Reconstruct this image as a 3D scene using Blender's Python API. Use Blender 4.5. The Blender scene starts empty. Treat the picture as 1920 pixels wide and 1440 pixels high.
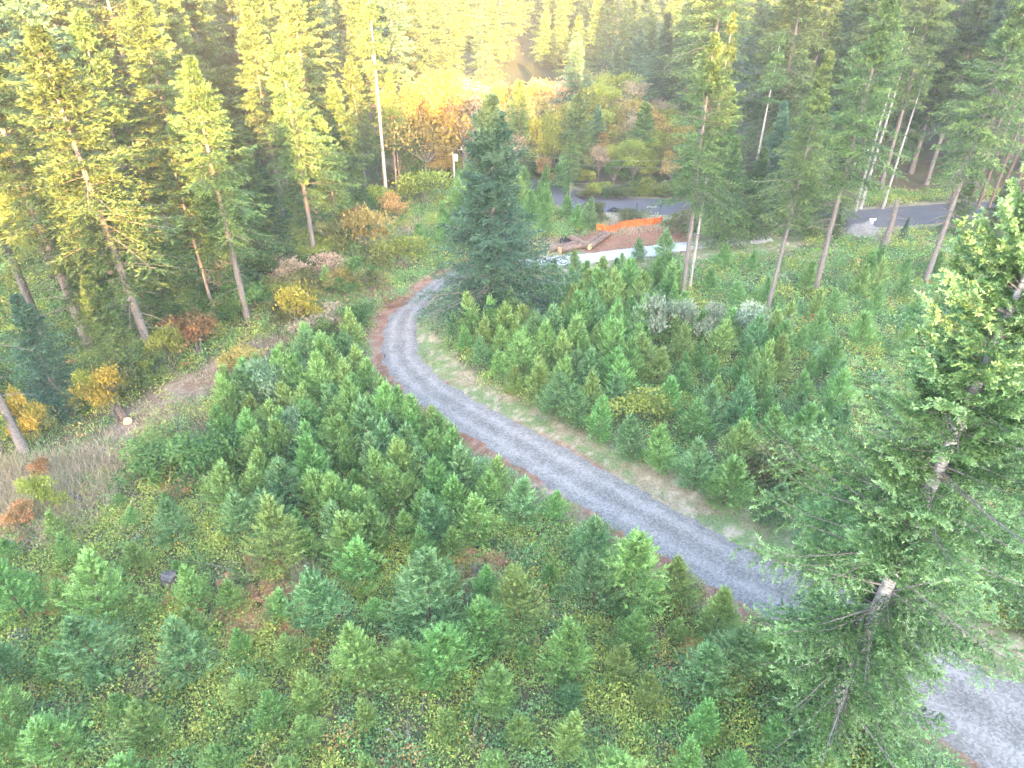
import bpy, math, random
import numpy as np
from mathutils import Vector
PI = math.pi
random.seed(7); RS = np.random.default_rng(11)
S = bpy.context.scene; COL = S.collection

# ------------------------------------------------------------------ camera, sky, sun, exposure
H = 28.0; FPX = 1280.0; PITCH = math.radians(33)
cam = bpy.data.cameras.new('camera'); camo = bpy.data.objects.new('camera', cam); COL.objects.link(camo)
cam.sensor_fit = 'HORIZONTAL'; cam.sensor_width = 36; cam.lens = 36 * FPX / 1920
cam.clip_start = 0.2; cam.clip_end = 6000
camo.location = (0, 0, H); camo.rotation_euler = (PI / 2 - PITCH, 0, 0)
S.camera = camo
SUN_EL = math.radians(11.0); SUN_TRAVEL = math.radians(-6)      # light travels towards +Y, a little to the left
w = bpy.data.worlds.new('World'); S.world = w; w.use_nodes = True
nt = w.node_tree; nt.nodes.clear()
sky = nt.nodes.new('ShaderNodeTexSky'); sky.sky_type = 'NISHITA'; sky.sun_disc = False
dx, dy = math.sin(SUN_TRAVEL), math.cos(SUN_TRAVEL)
sky.sun_elevation = SUN_EL; sky.sun_rotation = math.atan2(-dx, -dy)
sky.air_density = 1.0; sky.dust_density = 2.5; sky.ozone_density = 1.0
bg = nt.nodes.new('ShaderNodeBackground'); bg.inputs[1].default_value = 0.15
wo = nt.nodes.new('ShaderNodeOutputWorld')
nt.links.new(sky.outputs[0], bg.inputs[0]); nt.links.new(bg.outputs[0], wo.inputs[0])
sun = bpy.data.lights.new('sun', 'SUN'); sun.energy = 5.0; sun.angle = math.radians(0.5); sun.color = (1.0, 0.51, 0.165)
suno = bpy.data.objects.new('sun', sun); COL.objects.link(suno)
sd = Vector((dx * math.cos(SUN_EL), dy * math.cos(SUN_EL), -math.sin(SUN_EL)))
suno.rotation_euler = sd.to_track_quat('-Z', 'Y').to_euler(); suno.location = (20, -60, 80)
S.view_settings.view_transform = 'Standard'; S.view_settings.look = 'None'
S.view_settings.exposure = 4.25; S.view_settings.gamma = 1.0
S.render.engine = 'CYCLES'
S.cycles.max_bounces = 6; S.cycles.diffuse_bounces = 3; S.cycles.glossy_bounces = 2
S.cycles.transmission_bounces = 3; S.cycles.transparent_max_bounces = 6; S.cycles.volume_bounces = 0

# ------------------------------------------------------------------ projection helpers (photo pixels 1920x1440 -> place)
CS, CC = math.sin(PITCH), math.cos(PITCH)
def at(u, v, z=0.0):
    dv = v - 720; h = H - z; dn = FPX * CS + dv * CC
    return (h * (u - 960) / dn, h * (FPX * CC - dv * CS) / dn)
def depth(x, y, z): return y * CC + (H - z) * CS
def pix(x, y, z):
    D = depth(x, y, z); yc = -(H - z) * CC + y * CS
    return (960 + FPX * x / D, 720 - FPX * yc / D)
def height_for(x, y, vtop):            # height of something at (x, y) whose top shows at row vtop
    dv = vtop - 720; k = (FPX * CS + dv * CC) / (FPX * CC - dv * CS)
    return H - y * k

def sstep(a, b, x):
    t = np.clip((x - a) / (b - a), 0, 1); return t * t * (3 - 2 * t)
def vnoise(x, y, s, seed=0):
    x = np.asarray(x, float) / s + seed * 17.3; y = np.asarray(y, float) / s - seed * 9.1
    xi = np.floor(x); yi = np.floor(y); fx = x - xi; fy = y - yi
    fx = fx * fx * (3 - 2 * fx); fy = fy * fy * (3 - 2 * fy)
    def h(a, b):
        q = np.sin(a * 127.1 + b * 311.7 + seed * 3.7) * 43758.5453; return q - np.floor(q)
    return (h(xi, yi) * (1 - fx) + h(xi + 1, yi) * fx) * (1 - fy) + (h(xi, yi + 1) * (1 - fx) + h(xi + 1, yi + 1) * fx) * fy
def polyline(pts, step=0.5):           # smooth (Catmull-Rom) resample
    P = [np.array(p, float) for p in pts]; P = [2 * P[0] - P[1]] + P + [2 * P[-1] - P[-2]]
    out = []
    for i in range(1, len(P) - 2):
        n = max(2, int(np.linalg.norm(P[i + 1] - P[i]) / step))
        for k in range(n):
            t = k / n
            out.append(0.5 * (2 * P[i] + (P[i + 1] - P[i - 1]) * t + (2 * P[i - 1] - 5 * P[i] + 4 * P[i + 1] - P[i + 2]) * t * t
                              + (3 * P[i] - P[i - 1] - 3 * P[i + 1] + P[i + 2]) * t ** 3))
    out.append(P[-2]); return np.array(out)
def dist_to(poly, x, y):               # unsigned distance, signed side (+ = left of travel)
    sh = np.shape(x); x = np.ravel(x); y = np.ravel(y)
    best = np.full(x.shape, 1e9); side = np.zeros(x.shape)
    for i in range(len(poly) - 1):
        a = poly[i]; d = poly[i + 1] - a; L = d @ d
        if L == 0: continue
        t = np.clip(((x - a[0]) * d[0] + (y - a[1]) * d[1]) / L, 0, 1)
        px = x - a[0] - t * d[0]; py = y - a[1] - t * d[1]; q = np.hypot(px, py)
        m = q < best; best[m] = q[m]; side[m] = np.sign(d[0] * py - d[1] * px)[m]
    return best.reshape(sh), side.reshape(sh)

# centre lines, traced on the ground
drv_px = [((1990, 1560), (2080, 1370)), ((1740, 1370), (1820, 1240)), ((1500, 1195), (1570, 1100)), ((1340, 1100), (1430, 1040)), ((1150, 985), (1250, 945)),
          ((950, 860), (1060, 840)), ((800, 765), (885, 748)), ((725, 690), (797, 683)), ((717, 640), (783, 638)),
          ((728, 598), (785, 600)), ((765, 562), (803, 565)), ((815, 524), (838, 536)), ((880, 500), (905, 520)),
          ((945, 490), (960, 508)), ((1010, 484), (1015, 499)), ((1100, 474), (1110, 492)), ((1200, 462), (1210, 480)), ((1290, 454), (1300, 468)),
          ((1390, 446), (1400, 460)), ((1440, 442), (1450, 454))]
DL = polyline([at(*a) for a, b in drv_px]); DR = None
DRIVE = polyline([(np.array(at(*a)) + np.array(at(*b))) / 2 for a, b in drv_px])
DW = [np.linalg.norm(np.array(at(*a)) - np.array(at(*b))) for a, b in drv_px]
PAVE = polyline([at(960, 340), at(1030, 360), at(1100, 380), at(1190, 387), at(1300, 391), at(1440, 404), at(1600, 411), at(1740, 401), at(1900, 392), at(2100, 380)], 1.5)
TRACK = polyline([at(-60, 925), at(60, 905), at(170, 865), at(240, 805), at(310, 760), at(375, 715), at(430, 685), at(520, 640)], .7)
TRAIL = polyline([at(640, 545), at(690, 505), at(735, 455), at(790, 415), at(850, 385)], .7)

def ground_z(x, y):
    x = np.asarray(x, float); y = np.asarray(y, float)
    z = 0.25 * (vnoise(x, y, 9, 1) - .5) + 0.12 * (vnoise(x, y, 3.5, 2) - .5)
    far = sstep(135, 420, y) * (34 + 12 * (vnoise(x, y, 90, 3) - .5))
    shade_crest = 35.5 + 6.5 * sstep(-11, -2, x) + 3.5 * sstep(-2, 26, x) + 13.5 * sstep(26, 50, x) + 3 * (vnoise(x, y, 25, 5) - .5)
    shade_ridge = sstep(-18, -128, y) * shade_crest * (1 - .4 * sstep(-160, -420, y))  # unseen ridge behind the viewer, added and shaped to shade the clearing
    return z * (1 - sstep(60, 70, np.abs(x)) * 0) + far + shade_ridge

def gz(x, y): return float(ground_z(x, y))

# ------------------------------------------------------------------ materials
def new_mat(name):
    m = bpy.data.materials.new(name); m.use_nodes = True; m.node_tree.nodes.clear(); return m, m.node_tree
def N(nt, t, **k):
    n = nt.nodes.new(t)
    for a, b in k.items(): setattr(n, a, b)
    return n
def ramp(nt, stops):
    r = N(nt, 'ShaderNodeValToRGB'); e = r.color_ramp.elements
    while len(e) < len(stops): e.new(0.5)
    for i, (p, c) in enumerate(stops): e[i].position = p; e[i].color = (*c, 1)
    return r
def leaf_mat(name, dark, mid, light, trans=0.3, attr=True, hue=0.02, val=.25):
    """foliage: colour runs dark..light with each spray's own tint, and shifts a little per plant"""
    m, t = new_mat(name); L = t.links.new
    a = N(t, 'ShaderNodeAttribute', attribute_name='tint')
    r = ramp(t, [(0, dark), (.5, mid), (1, light)]); L(a.outputs['Fac'], r.inputs[0])
    oi = N(t, 'ShaderNodeObjectInfo'); hs = N(t, 'ShaderNodeHueSaturation')
    mh = N(t, 'ShaderNodeMapRange'); mh.inputs[3].default_value = .5 - hue; mh.inputs[4].default_value = .5 + hue
    mv = N(t, 'ShaderNodeMapRange'); mv.inputs[3].default_value = 1 - val; mv.inputs[4].default_value = 1 + val
    ml = N(t, 'ShaderNodeMath', operation='FRACT'); mm = N(t, 'ShaderNodeMath', operation='MULTIPLY'); mm.inputs[1].default_value = 7.31
    L(oi.outputs['Random'], mh.inputs[0]); L(oi.outputs['Random'], mm.inputs[0]); L(mm.outputs[0], ml.inputs[0]); L(ml.outputs[0], mv.inputs[0])
    L(r.outputs[0], hs.inputs['Color']); L(mh.outputs[0], hs.inputs['Hue']); L(mv.outputs[0], hs.inputs['Value'])
    finish_leaf(t, hs.outputs[0], trans); return m
def finish_leaf(t, col, trans):
    L = t.links.new
    d = N(t, 'ShaderNodeBsdfPrincipled'); d.inputs['Roughness'].default_value = .55; d.inputs['Specular IOR Level'].default_value = .35
    tr = N(t, 'ShaderNodeBsdfTranslucent'); mx = N(t, 'ShaderNodeMixShader'); mx.inputs[0].default_value = trans
    o = N(t, 'ShaderNodeOutputMaterial')
    L(col, d.inputs['Base Color']); L(col, tr.inputs[0]); L(d.outputs[0], mx.inputs[1]); L(tr.outputs[0], mx.inputs[2]); L(mx.outputs[0], o.inputs[0])
def color_leaf_mat(name, trans=.3):
    m, t = new_mat(name); a = N(t, 'ShaderNodeAttribute', attribute_name='col'); finish_leaf(t, a.outputs['Color'], trans); return m
def rough_mat(name, c1, c2, scale=8, rough=.9, bump=.3, stretch=(1, 1, 1), c3=None, detail=6):
    m, t = new_mat(name); L = t.links.new
    tc = N(t, 'ShaderNodeTexCoord'); mp = N(t, 'ShaderNodeMapping'); mp.inputs['Scale'].default_value = stretch
    n = N(t, 'ShaderNodeTexNoise'); n.inputs['Scale'].default_value = scale; n.inputs['Detail'].default_value = detail; n.inputs['Roughness'].default_value = .65
    st = [(.35, c1), (.65, c2)] + ([(.8, c3)] if c3 else [])
    r = ramp(t, st); b = N(t, 'ShaderNodeBump'); b.inputs['Strength'].default_value = bump; b.inputs['Distance'].default_value = .05
    p = N(t, 'ShaderNodeBsdfPrincipled'); p.inputs['Roughness'].default_value = rough; p.inputs['Specular IOR Level'].default_value = .25
    o = N(t, 'ShaderNodeOutputMaterial')
    L(tc.outputs['Object'], mp.inputs[0]); L(mp.outputs[0], n.inputs[0]); L(n.outputs[0], r.inputs[0]); L(n.outputs[0], b.inputs['Height'])
    L(r.outputs[0], p.inputs['Base Color']); L(b.outputs[0], p.inputs['Normal']); L(p.outputs[0], o.inputs[0]); return m
M = {}
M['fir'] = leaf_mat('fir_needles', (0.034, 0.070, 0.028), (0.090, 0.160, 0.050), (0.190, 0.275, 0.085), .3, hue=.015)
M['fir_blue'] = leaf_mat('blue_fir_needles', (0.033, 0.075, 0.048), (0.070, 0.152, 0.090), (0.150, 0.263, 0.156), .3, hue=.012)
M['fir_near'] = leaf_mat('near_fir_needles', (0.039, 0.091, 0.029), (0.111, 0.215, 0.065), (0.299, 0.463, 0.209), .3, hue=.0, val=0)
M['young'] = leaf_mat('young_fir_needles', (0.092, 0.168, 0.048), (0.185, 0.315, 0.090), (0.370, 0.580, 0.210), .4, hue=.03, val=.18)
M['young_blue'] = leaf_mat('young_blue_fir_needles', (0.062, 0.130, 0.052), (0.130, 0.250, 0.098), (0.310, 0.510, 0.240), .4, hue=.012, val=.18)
M['bark'] = rough_mat('grey_bark', (.085, .07, .065), (.26, .235, .23), 9, .95, .5, (1, 1, 2.5))
M['bark_pale'] = rough_mat('pale_blotched_bark', (.11, .10, .095), (.50, .48, .47), 5, .85, .4, (1, 1, 4), (.62, .60, .58))
M['bark_red'] = rough_mat('brown_bark', (.07, .045, .038), (.20, .14, .12), 10, .95, .5, (1, 1, 2))
M['log_bark'] = rough_mat('log_bark', (.07, .045, .035), (.25, .18, .145), 5, .9, .5, (1, 1, 1))
M['cut'] = rough_mat('cut_wood', (.45, .30, .16), (.72, .54, .33), 4, .8, .1)
M['stump_wood'] = rough_mat('weathered_stump_wood', (.045, .04, .04), (.165, .155, .155), 7, .9, .6)
M['twig'] = rough_mat('grey_twigs', (.13, .12, .115), (.28, .265, .255), 7, .9, .2)
M['pole'] = rough_mat('weathered_pole', (.30, .29, .28), (.50, .48, .46), 4, .9, .2, (1, 1, .3))
M['metal'] = rough_mat('grey_metal', (.62, .62, .60), (.75, .75, .73), 5, .5, .05)
M['dark_metal'] = rough_mat('dark_post', (.035, .037, .04), (.07, .07, .075), 12, .7, .1)
M['rock'] = rough_mat('pale_rock', (.16, .16, .165), (.34, .34, .35), 2.5, .9, .6)
M['gravel_pile'] = rough_mat('gravel_heap', (.09, .09, .095), (.21, .21, .215), 9, .95, .8)
M['white'] = rough_mat('white_paint', (.76, .78, .78), (.84, .85, .84), 6, .55, .05)
M['orange'] = rough_mat('orange_plastic_mesh', (.72, .10, .02), (.90, .17, .045), 20, .6, .2)
M['black'] = rough_mat('black_plastic', (.008, .009, .012), (.02, .02, .025), 10, .6, .3)
M['cable'] = rough_mat('cable', (.20, .22, .22), (.28, .30, .30), 3, .6, 0)

# ------------------------------------------------------------------ mesh helpers
def mesh_np(name, V, F, mats, tint=None, col=None, mat_idx=None, smooth=False):
    V = np.asarray(V, np.float32); F = np.asarray(F, np.int32); k = F.shape[1]
    me = bpy.data.meshes.new(name); me.vertices.add(len(V)); me.vertices.foreach_set('co', V.ravel())
    me.loops.add(F.size); me.loops.foreach_set('vertex_index', F.ravel())
    me.polygons.add(len(F)); me.polygons.foreach_set('loop_start', np.arange(0, F.size, k, dtype=np.int32))
    me.polygons.foreach_set('loop_total', np.full(len(F), k, np.int32))
    if mat_idx is not None: me.polygons.foreach_set('material_index', np.asarray(mat_idx, np.int32))
    if smooth: me.polygons.foreach_set('use_smooth', np.ones(len(F), bool))
    if tint is not None:
        a = me.attributes.new('tint', 'FLOAT', 'POINT'); a.data.foreach_set('value', np.asarray(tint, np.float32))
    if col is not None:
        a = me.attributes.new('col', 'FLOAT_COLOR', 'POINT'); c = np.ones((len(V), 4), np.float32); c[:, :3] = col; a.data.foreach_set('color', c.ravel())
    for m in (mats if isinstance(mats, (list, tuple)) else [mats]): me.materials.append(m)
    me.update(calc_edges=True); return me
def unit(v): return v / np.maximum(np.linalg.norm(v, axis=-1, keepdims=True), 1e-9)
def leaves(P, D, Ln, W, rnd=None, upbias=0.0):
    """diamond leaves: base P, direction D, length Ln, width W; blade plane random about D unless upbias pulls it level"""
    n = len(P); D = unit(D); R = rnd if rnd is not None else RS.normal(size=(n, 3))
    if upbias: R = R + np.array([0, 0, upbias])
    Sd = unit(np.cross(D, R)); Ln = np.broadcast_to(Ln, (n,))[:, None]; W = np.broadcast_to(W, (n,))[:, None]
    a = P; b = P + D * Ln * .45 + Sd * W * .5; c = P + D * Ln; d = P + D * Ln * .45 - Sd * W * .5
    V = np.stack([a, b, c, d], 1).reshape(-1, 3); F = np.arange(4 * n).reshape(-1, 4); return V, F
def tubes(paths, radii, sides=5, caps=True):
    """paths (N,K,3), radii (N,K) -> V,F of tapered tubes (quads), ends drawn to a point ring"""
    paths = np.asarray(paths, float); radii = np.asarray(radii, float); n, K, _ = paths.shape
    T = unit(np.gradient(paths, axis=1)); ref = np.where(np.abs(T[..., 2:3]) > .9, np.array([1., 0, 0]), np.array([0, 0, 1.]))
    A = unit(np.cross(T, ref)); B = np.cross(T, A)
    th = np.arange(sides) * 2 * PI / sides
    R = paths[:, :, None] + radii[:, :, None, None] * (A[:, :, None] * np.cos(th)[:, None] + B[:, :, None] * np.sin(th)[:, None])
    V = R.reshape(-1, 3); idx = np.arange(n * K * sides).reshape(n, K, sides)
    a = idx[:, :-1]; b = idx[:, 1:]
    F = np.stack([a, np.roll(a, -1, 2), np.roll(b, -1, 2), b], -1).reshape(-1, 4)
    return V, F
def merge(parts):
    Vs, Fs, o = [], [], 0
    for V, F in parts: Vs.append(V); Fs.append(F + o); o += len(V)
    return np.concatenate(Vs), np.concatenate(Fs)
def link(name, data, parent=None, loc=None, rz=0, sc=1):
    o = bpy.data.objects.new(name, data); COL.objects.link(o)
    if parent: o.parent = parent
    if loc is not None: o.location = loc
    o.rotation_euler.z = rz; o.scale = (sc, sc, sc) if np.isscalar(sc) else sc
    return o
def tag(o, label=None, cat=None, group=None, kind=None):
    if label: o['label'] = label
    if cat: o['category'] = cat
    if group: o['group'] = group
    if kind: o['kind'] = kind
    return o

# ------------------------------------------------------------------ plants
def fir_mesh(h, crown0, rmax, seed, nb=130, T=15, K=10, leaf=.26, droop=.28, rise=.15, tr=.30, gap=.22, dead=14, bend=.25,
             lw=.27, shape=1.0, crown='fir', bark='bark', clump=.55, twig=(.42, .27), open_to=None, low=None, tiplight=.25, sheath=0):
    """tall conifer: returns (trunk mesh, crown mesh)"""
    r = np.random.default_rng(seed)
    K0 = 14; zz = np.linspace(0, h, K0); ph = r.uniform(0, 6.28)
    def axis(z): return np.stack([bend * np.sin(z / h * 3 + ph) * (z / h), bend * np.cos(z / h * 2.2 + ph) * (z / h), z], -1)
    rad = tr * ((1 - zz / h) ** .8 * .92 + .02); rad[0] *= 1.25
    parts = [tubes(axis(zz)[None], rad[None], 10)]
    # live branches
    u = np.sort(r.uniform(0, 1, nb)); u = 1 - (1 - u) ** 1.0
    zb = h * (crown0 + (0.985 - crown0) * u)
    rel = (zb - h * crown0) / (h * (1 - crown0))
    prof = np.where(rel < .18, .72 + .28 * rel / .18, ((1 - rel) / .82) ** (.8 * shape)) if low is None else low(rel)
    Lb = rmax * prof * r.uniform(.62, 1.12, nb) + .05 + .25 * (1 - rel)
    az = np.arange(nb) * 2.399 + r.normal(0, .5, nb)
    lob = .8 + .28 * np.sin(az * 2 + ph + zb * .5) + .12 * np.sin(az * 3 - zb * .9); Lb = Lb * lob
    keep = r.uniform(0, 1, nb) > gap * (1 - rel)
    if open_to is not None: keep &= (np.cos(az - open_to) < .72) | (np.sin(zb * 1.1 + 1.0) + r.normal(0, .4, nb) > -.35)
    if True: zb, rel, Lb, az = zb[keep], rel[keep], Lb[keep], az[keep]; nb = len(zb)
    el = np.radians(-12 + 55 * rel ** 1.6) + r.normal(0, .10, nb) + rise * .3
    dirh = np.stack([np.cos(az), np.sin(az), 0 * az], -1)
    A0 = axis(zb)
    def bp(t):   # t (nb,k)
        hz = Lb[:, None] * t * np.cos(el)[:, None]
        vz = Lb[:, None] * (t * np.sin(el)[:, None] - droop * t ** 2 * (1 - rel[:, None] * .8) + rise * .5 * t ** 4)
        return A0[:, None] + dirh[:, None] * hz[..., None] + np.array([0, 0, 1.]) * vz[..., None]
    tt = np.linspace(0, 1, 5)[None].repeat(nb, 0)
    br = (0.010 + .008 * Lb)[:, None] * (1 - .85 * tt)
    parts.append(tubes(bp(tt), br, 4))
    # twigs
    t = (np.linspace(.14, 1, T)[None] + r.normal(0, .02, (nb, T))).clip(.1, 1.0)
    P = bp(t); Tg = unit(bp((t + .03)) - bp(t - .03))
    side = np.where(np.arange(T) % 2 == 0, 1., -1.)[None, :, None]
    Sd = unit(np.cross(Tg, np.array([0, 0, 1.]))) * side
    fw = r.uniform(.5, 1.1, (nb, T, 1)); TD = unit(Tg * fw + Sd + r.normal(0, .18, (nb, T, 3)) + np.array([0, 0, -.12]))
    TL = (Lb[:, None] * (twig[0] - twig[1] * t) * r.uniform(.55, 1.25, (nb, T)) + leaf * .5)
    k = (np.arange(K) + .3) / K
    base = P[:, :, None] + TD[:, :, None] * (TL[..., None, None] * k[None, None, :, None])
    base = base + np.array([0, 0, -1.]) * (TL[..., None, None] * .18 * k[None, None, :, None] ** 2)
    LD = unit(TD[:, :, None] + clump * r.normal(0, 1, (nb, T, K, 3)) + np.array([0, 0, .10]))
    n = nb * T * K
    lt = leaf * r.uniform(.65, 1.3, n)
    base = base.reshape(-1, 3); LD = LD.reshape(-1, 3)
    V, F = leaves(base, LD, lt, lt * lw, r.normal(size=(n, 3)), .35)
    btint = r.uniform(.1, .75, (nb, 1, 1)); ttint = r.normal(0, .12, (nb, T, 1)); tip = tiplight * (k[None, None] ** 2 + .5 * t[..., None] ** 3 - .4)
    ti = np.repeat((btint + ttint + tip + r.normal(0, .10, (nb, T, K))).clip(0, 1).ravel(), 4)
    # a leader tuft
    if dead:
        zd = h * crown0 * r.uniform(.35, 1.15, dead); azd = r.uniform(0, 6.28, dead); Ld = rmax * r.uniform(.2, .75, dead)
        q = np.linspace(0, 1, 5); dh = np.stack([np.cos(azd), np.sin(azd), 0 * azd], -1)
        pd = axis(zd)[:, None] + dh[:, None] * (Ld[:, None, None] * q[None, :, None]) + np.array([0, 0, 1.]) * ((Ld[:, None] * (.12 * q - .42 * q ** 2 + r.uniform(-.1, .15, (dead, 1)) * q))[..., None])
        parts.append(tubes(pd, (.028 + .009 * Ld)[:, None] * (1 - .8 * q)[None], 3))
    TV, TF = merge(parts); n0 = len(parts[0][1])
    trunk = mesh_np('trunk', TV, TF, [M[bark], M['bark']], smooth=True, mat_idx=(np.arange(len(TF)) >= n0).astype(int))
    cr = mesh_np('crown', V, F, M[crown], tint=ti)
    return trunk, cr

def sapling_mesh(h, r0, seed, mat, W=13, B=6, spiky=1.0, dens=1.0):
    """young plantation fir: whorls of rising bottlebrush shoots"""
    r = np.random.default_rng(seed)
    zz = np.linspace(0, h, 6); cx = .04 * h * np.sin(zz * 1.3 + seed); cy = .04 * h * np.cos(zz * 1.1 + seed * 2) - .04 * h * np.cos(seed * 2.)
    ax = lambda z: np.stack([np.interp(z, zz, cx), np.interp(z, zz, cy), z], -1)
    TV, TF = tubes(ax(zz)[None], (.024 * h ** .8 * (1 - zz / h * .9))[None], 6)
    nb = W * B + 14
    zb = np.concatenate([np.repeat(h * (.04 + .88 * (np.arange(W) / (W - 1)) ** .95), B), h * r.uniform(.03, .6, 14)]) + r.normal(0, .02 * h, nb); zb = zb.clip(.02, .96 * h)
    rel = zb / h
    prof = np.where(rel < .14, .80 + 1.4 * rel, ((1 - rel) / .86) ** 1.05)
    Lb = r0 * prof * r.uniform(.7, 1.2, nb) + .03 * h
    az = np.concatenate([np.tile(np.arange(B) * 2 * PI / B, W) + np.repeat(r.uniform(0, 6, W), B), r.uniform(0, 6.28, 14)]) + r.normal(0, .25, nb)
    Lb *= .9 + .16 * np.sin(az * 2 + seed) + .12 * np.sin(az + zb * 1.7 + seed * 3)
    el = np.radians(16 + 44 * rel ** 1.1) + r.normal(0, .12, nb)
    dh = np.stack([np.cos(az), np.sin(az), 0 * az], -1); A0 = ax(zb)
    def bp(t):
        return A0[:, None] + dh[:, None] * (Lb[:, None] * t * np.cos(el)[:, None])[..., None] + np.array([0, 0, 1.]) * (Lb[:, None] * (t * np.sin(el)[:, None] * (.75 + .35 * t)))[..., None]
    T = int(13 * dens); K = 8
    t = (np.linspace(.12, 1, T)[None] + r.normal(0, .03, (nb, T))).clip(.08, 1)
    P = bp(t); Tg = unit(bp(t + .03) - bp(t - .03)); side = np.where(np.arange(T) % 2 == 0, 1., -1.)[None, :, None]
    Sd = unit(np.cross(Tg, np.array([0, 0, 1.]))) * side
    TD = unit(Tg * r.uniform(.8, 1.5, (nb, T, 1)) + Sd + r.normal(0, .25, (nb, T, 3)) + np.array([0, 0, .15]))
    TL = Lb[:, None] * (.40 - .24 * t) * r.uniform(.6, 1.25, (nb, T)) + .04 * h
    k = (np.arange(K) + .2) / K
    base = P[:, :, None] + TD[:, :, None] * (TL[..., None, None] * k[None, None, :, None])
    LD = unit(TD[:, :, None] * 1.3 + .6 * r.normal(0, 1, (nb, T, K, 3)) + np.array([0, 0, .2]))
    n = nb * T * K; ls = (.035 * h + .045) * r.uniform(.6, 1.3, n)
    ls = ls * .9; V1, F1 = leaves(base.reshape(-1, 3), LD.reshape(-1, 3), ls, ls * .22, r.normal(size=(n, 3)))
    ti1 = (r.uniform(.15, .7, (nb, 1, 1)) + r.normal(0, .1, (nb, T, 1)) + .28 * (k[None, None] - .3) + r.normal(0, .1, (nb, T, K))).clip(0, 1).ravel()
    # year's end shoots: long pale bottlebrush tips
    ns = 26 + int(26 * spiky); zi = r.uniform(.1, .95, ns) ** .7; pa = r.uniform(0, 6.28, ns); rr = r0 * np.where(zi < .14, .85 + 1.0 * zi, ((1 - zi) / .86) ** 1.05) * .92
    sp = ax(zi * h) + np.stack([np.cos(pa) * rr, np.sin(pa) * rr, .32 * rr + 0 * pa], -1)
    sdv = np.stack([np.cos(pa), np.sin(pa), .8 + 1.2 * zi], -1); sdv = unit(sdv)
    sp = np.concatenate([sp, ax(np.full(5, .95 * h))]); sdv = np.concatenate([sdv, unit(np.stack([np.cos(np.arange(5) * 1.5), np.sin(np.arange(5) * 1.5), [6, 1.5, 1.6, 1.4, 1.7]], -1))])
    sl = np.concatenate([(.085 * h + .08) * r.uniform(.6, 1.3, ns), [.20 * h, .13 * h, .12 * h, .13 * h, .12 * h]])
    kk = np.linspace(0, .92, 9); m = 6
    b2 = sp[:, None, None] + sdv[:, None, None] * (sl[:, None, None] * kk[None, :, None])[..., None] + 0 * r.normal(size=(len(sp), 9, m, 3))
    d2 = unit(sdv[:, None, None] * 1.0 + .8 * r.normal(0, 1, (len(sp), 9, m, 3)))
    nn = len(sp) * 9 * m; l2 = (.016 * h + .028) * r.uniform(.7, 1.2, nn)
    V2, F2 = leaves(b2.reshape(-1, 3), d2.reshape(-1, 3), l2, l2 * .34, r.normal(size=(nn, 3)))
    ti2 = np.repeat(r.uniform(.5, 1.0, len(sp)), 9 * m)
    V, F = merge([(V1, F1), (V2, F2)]); ti = np.repeat(np.concatenate([ti1, ti2]), 4)
    return mesh_np('stem', TV, TF, M['bark_red'], smooth=True), mesh_np('crown', V, F, M[mat], tint=ti)

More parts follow.
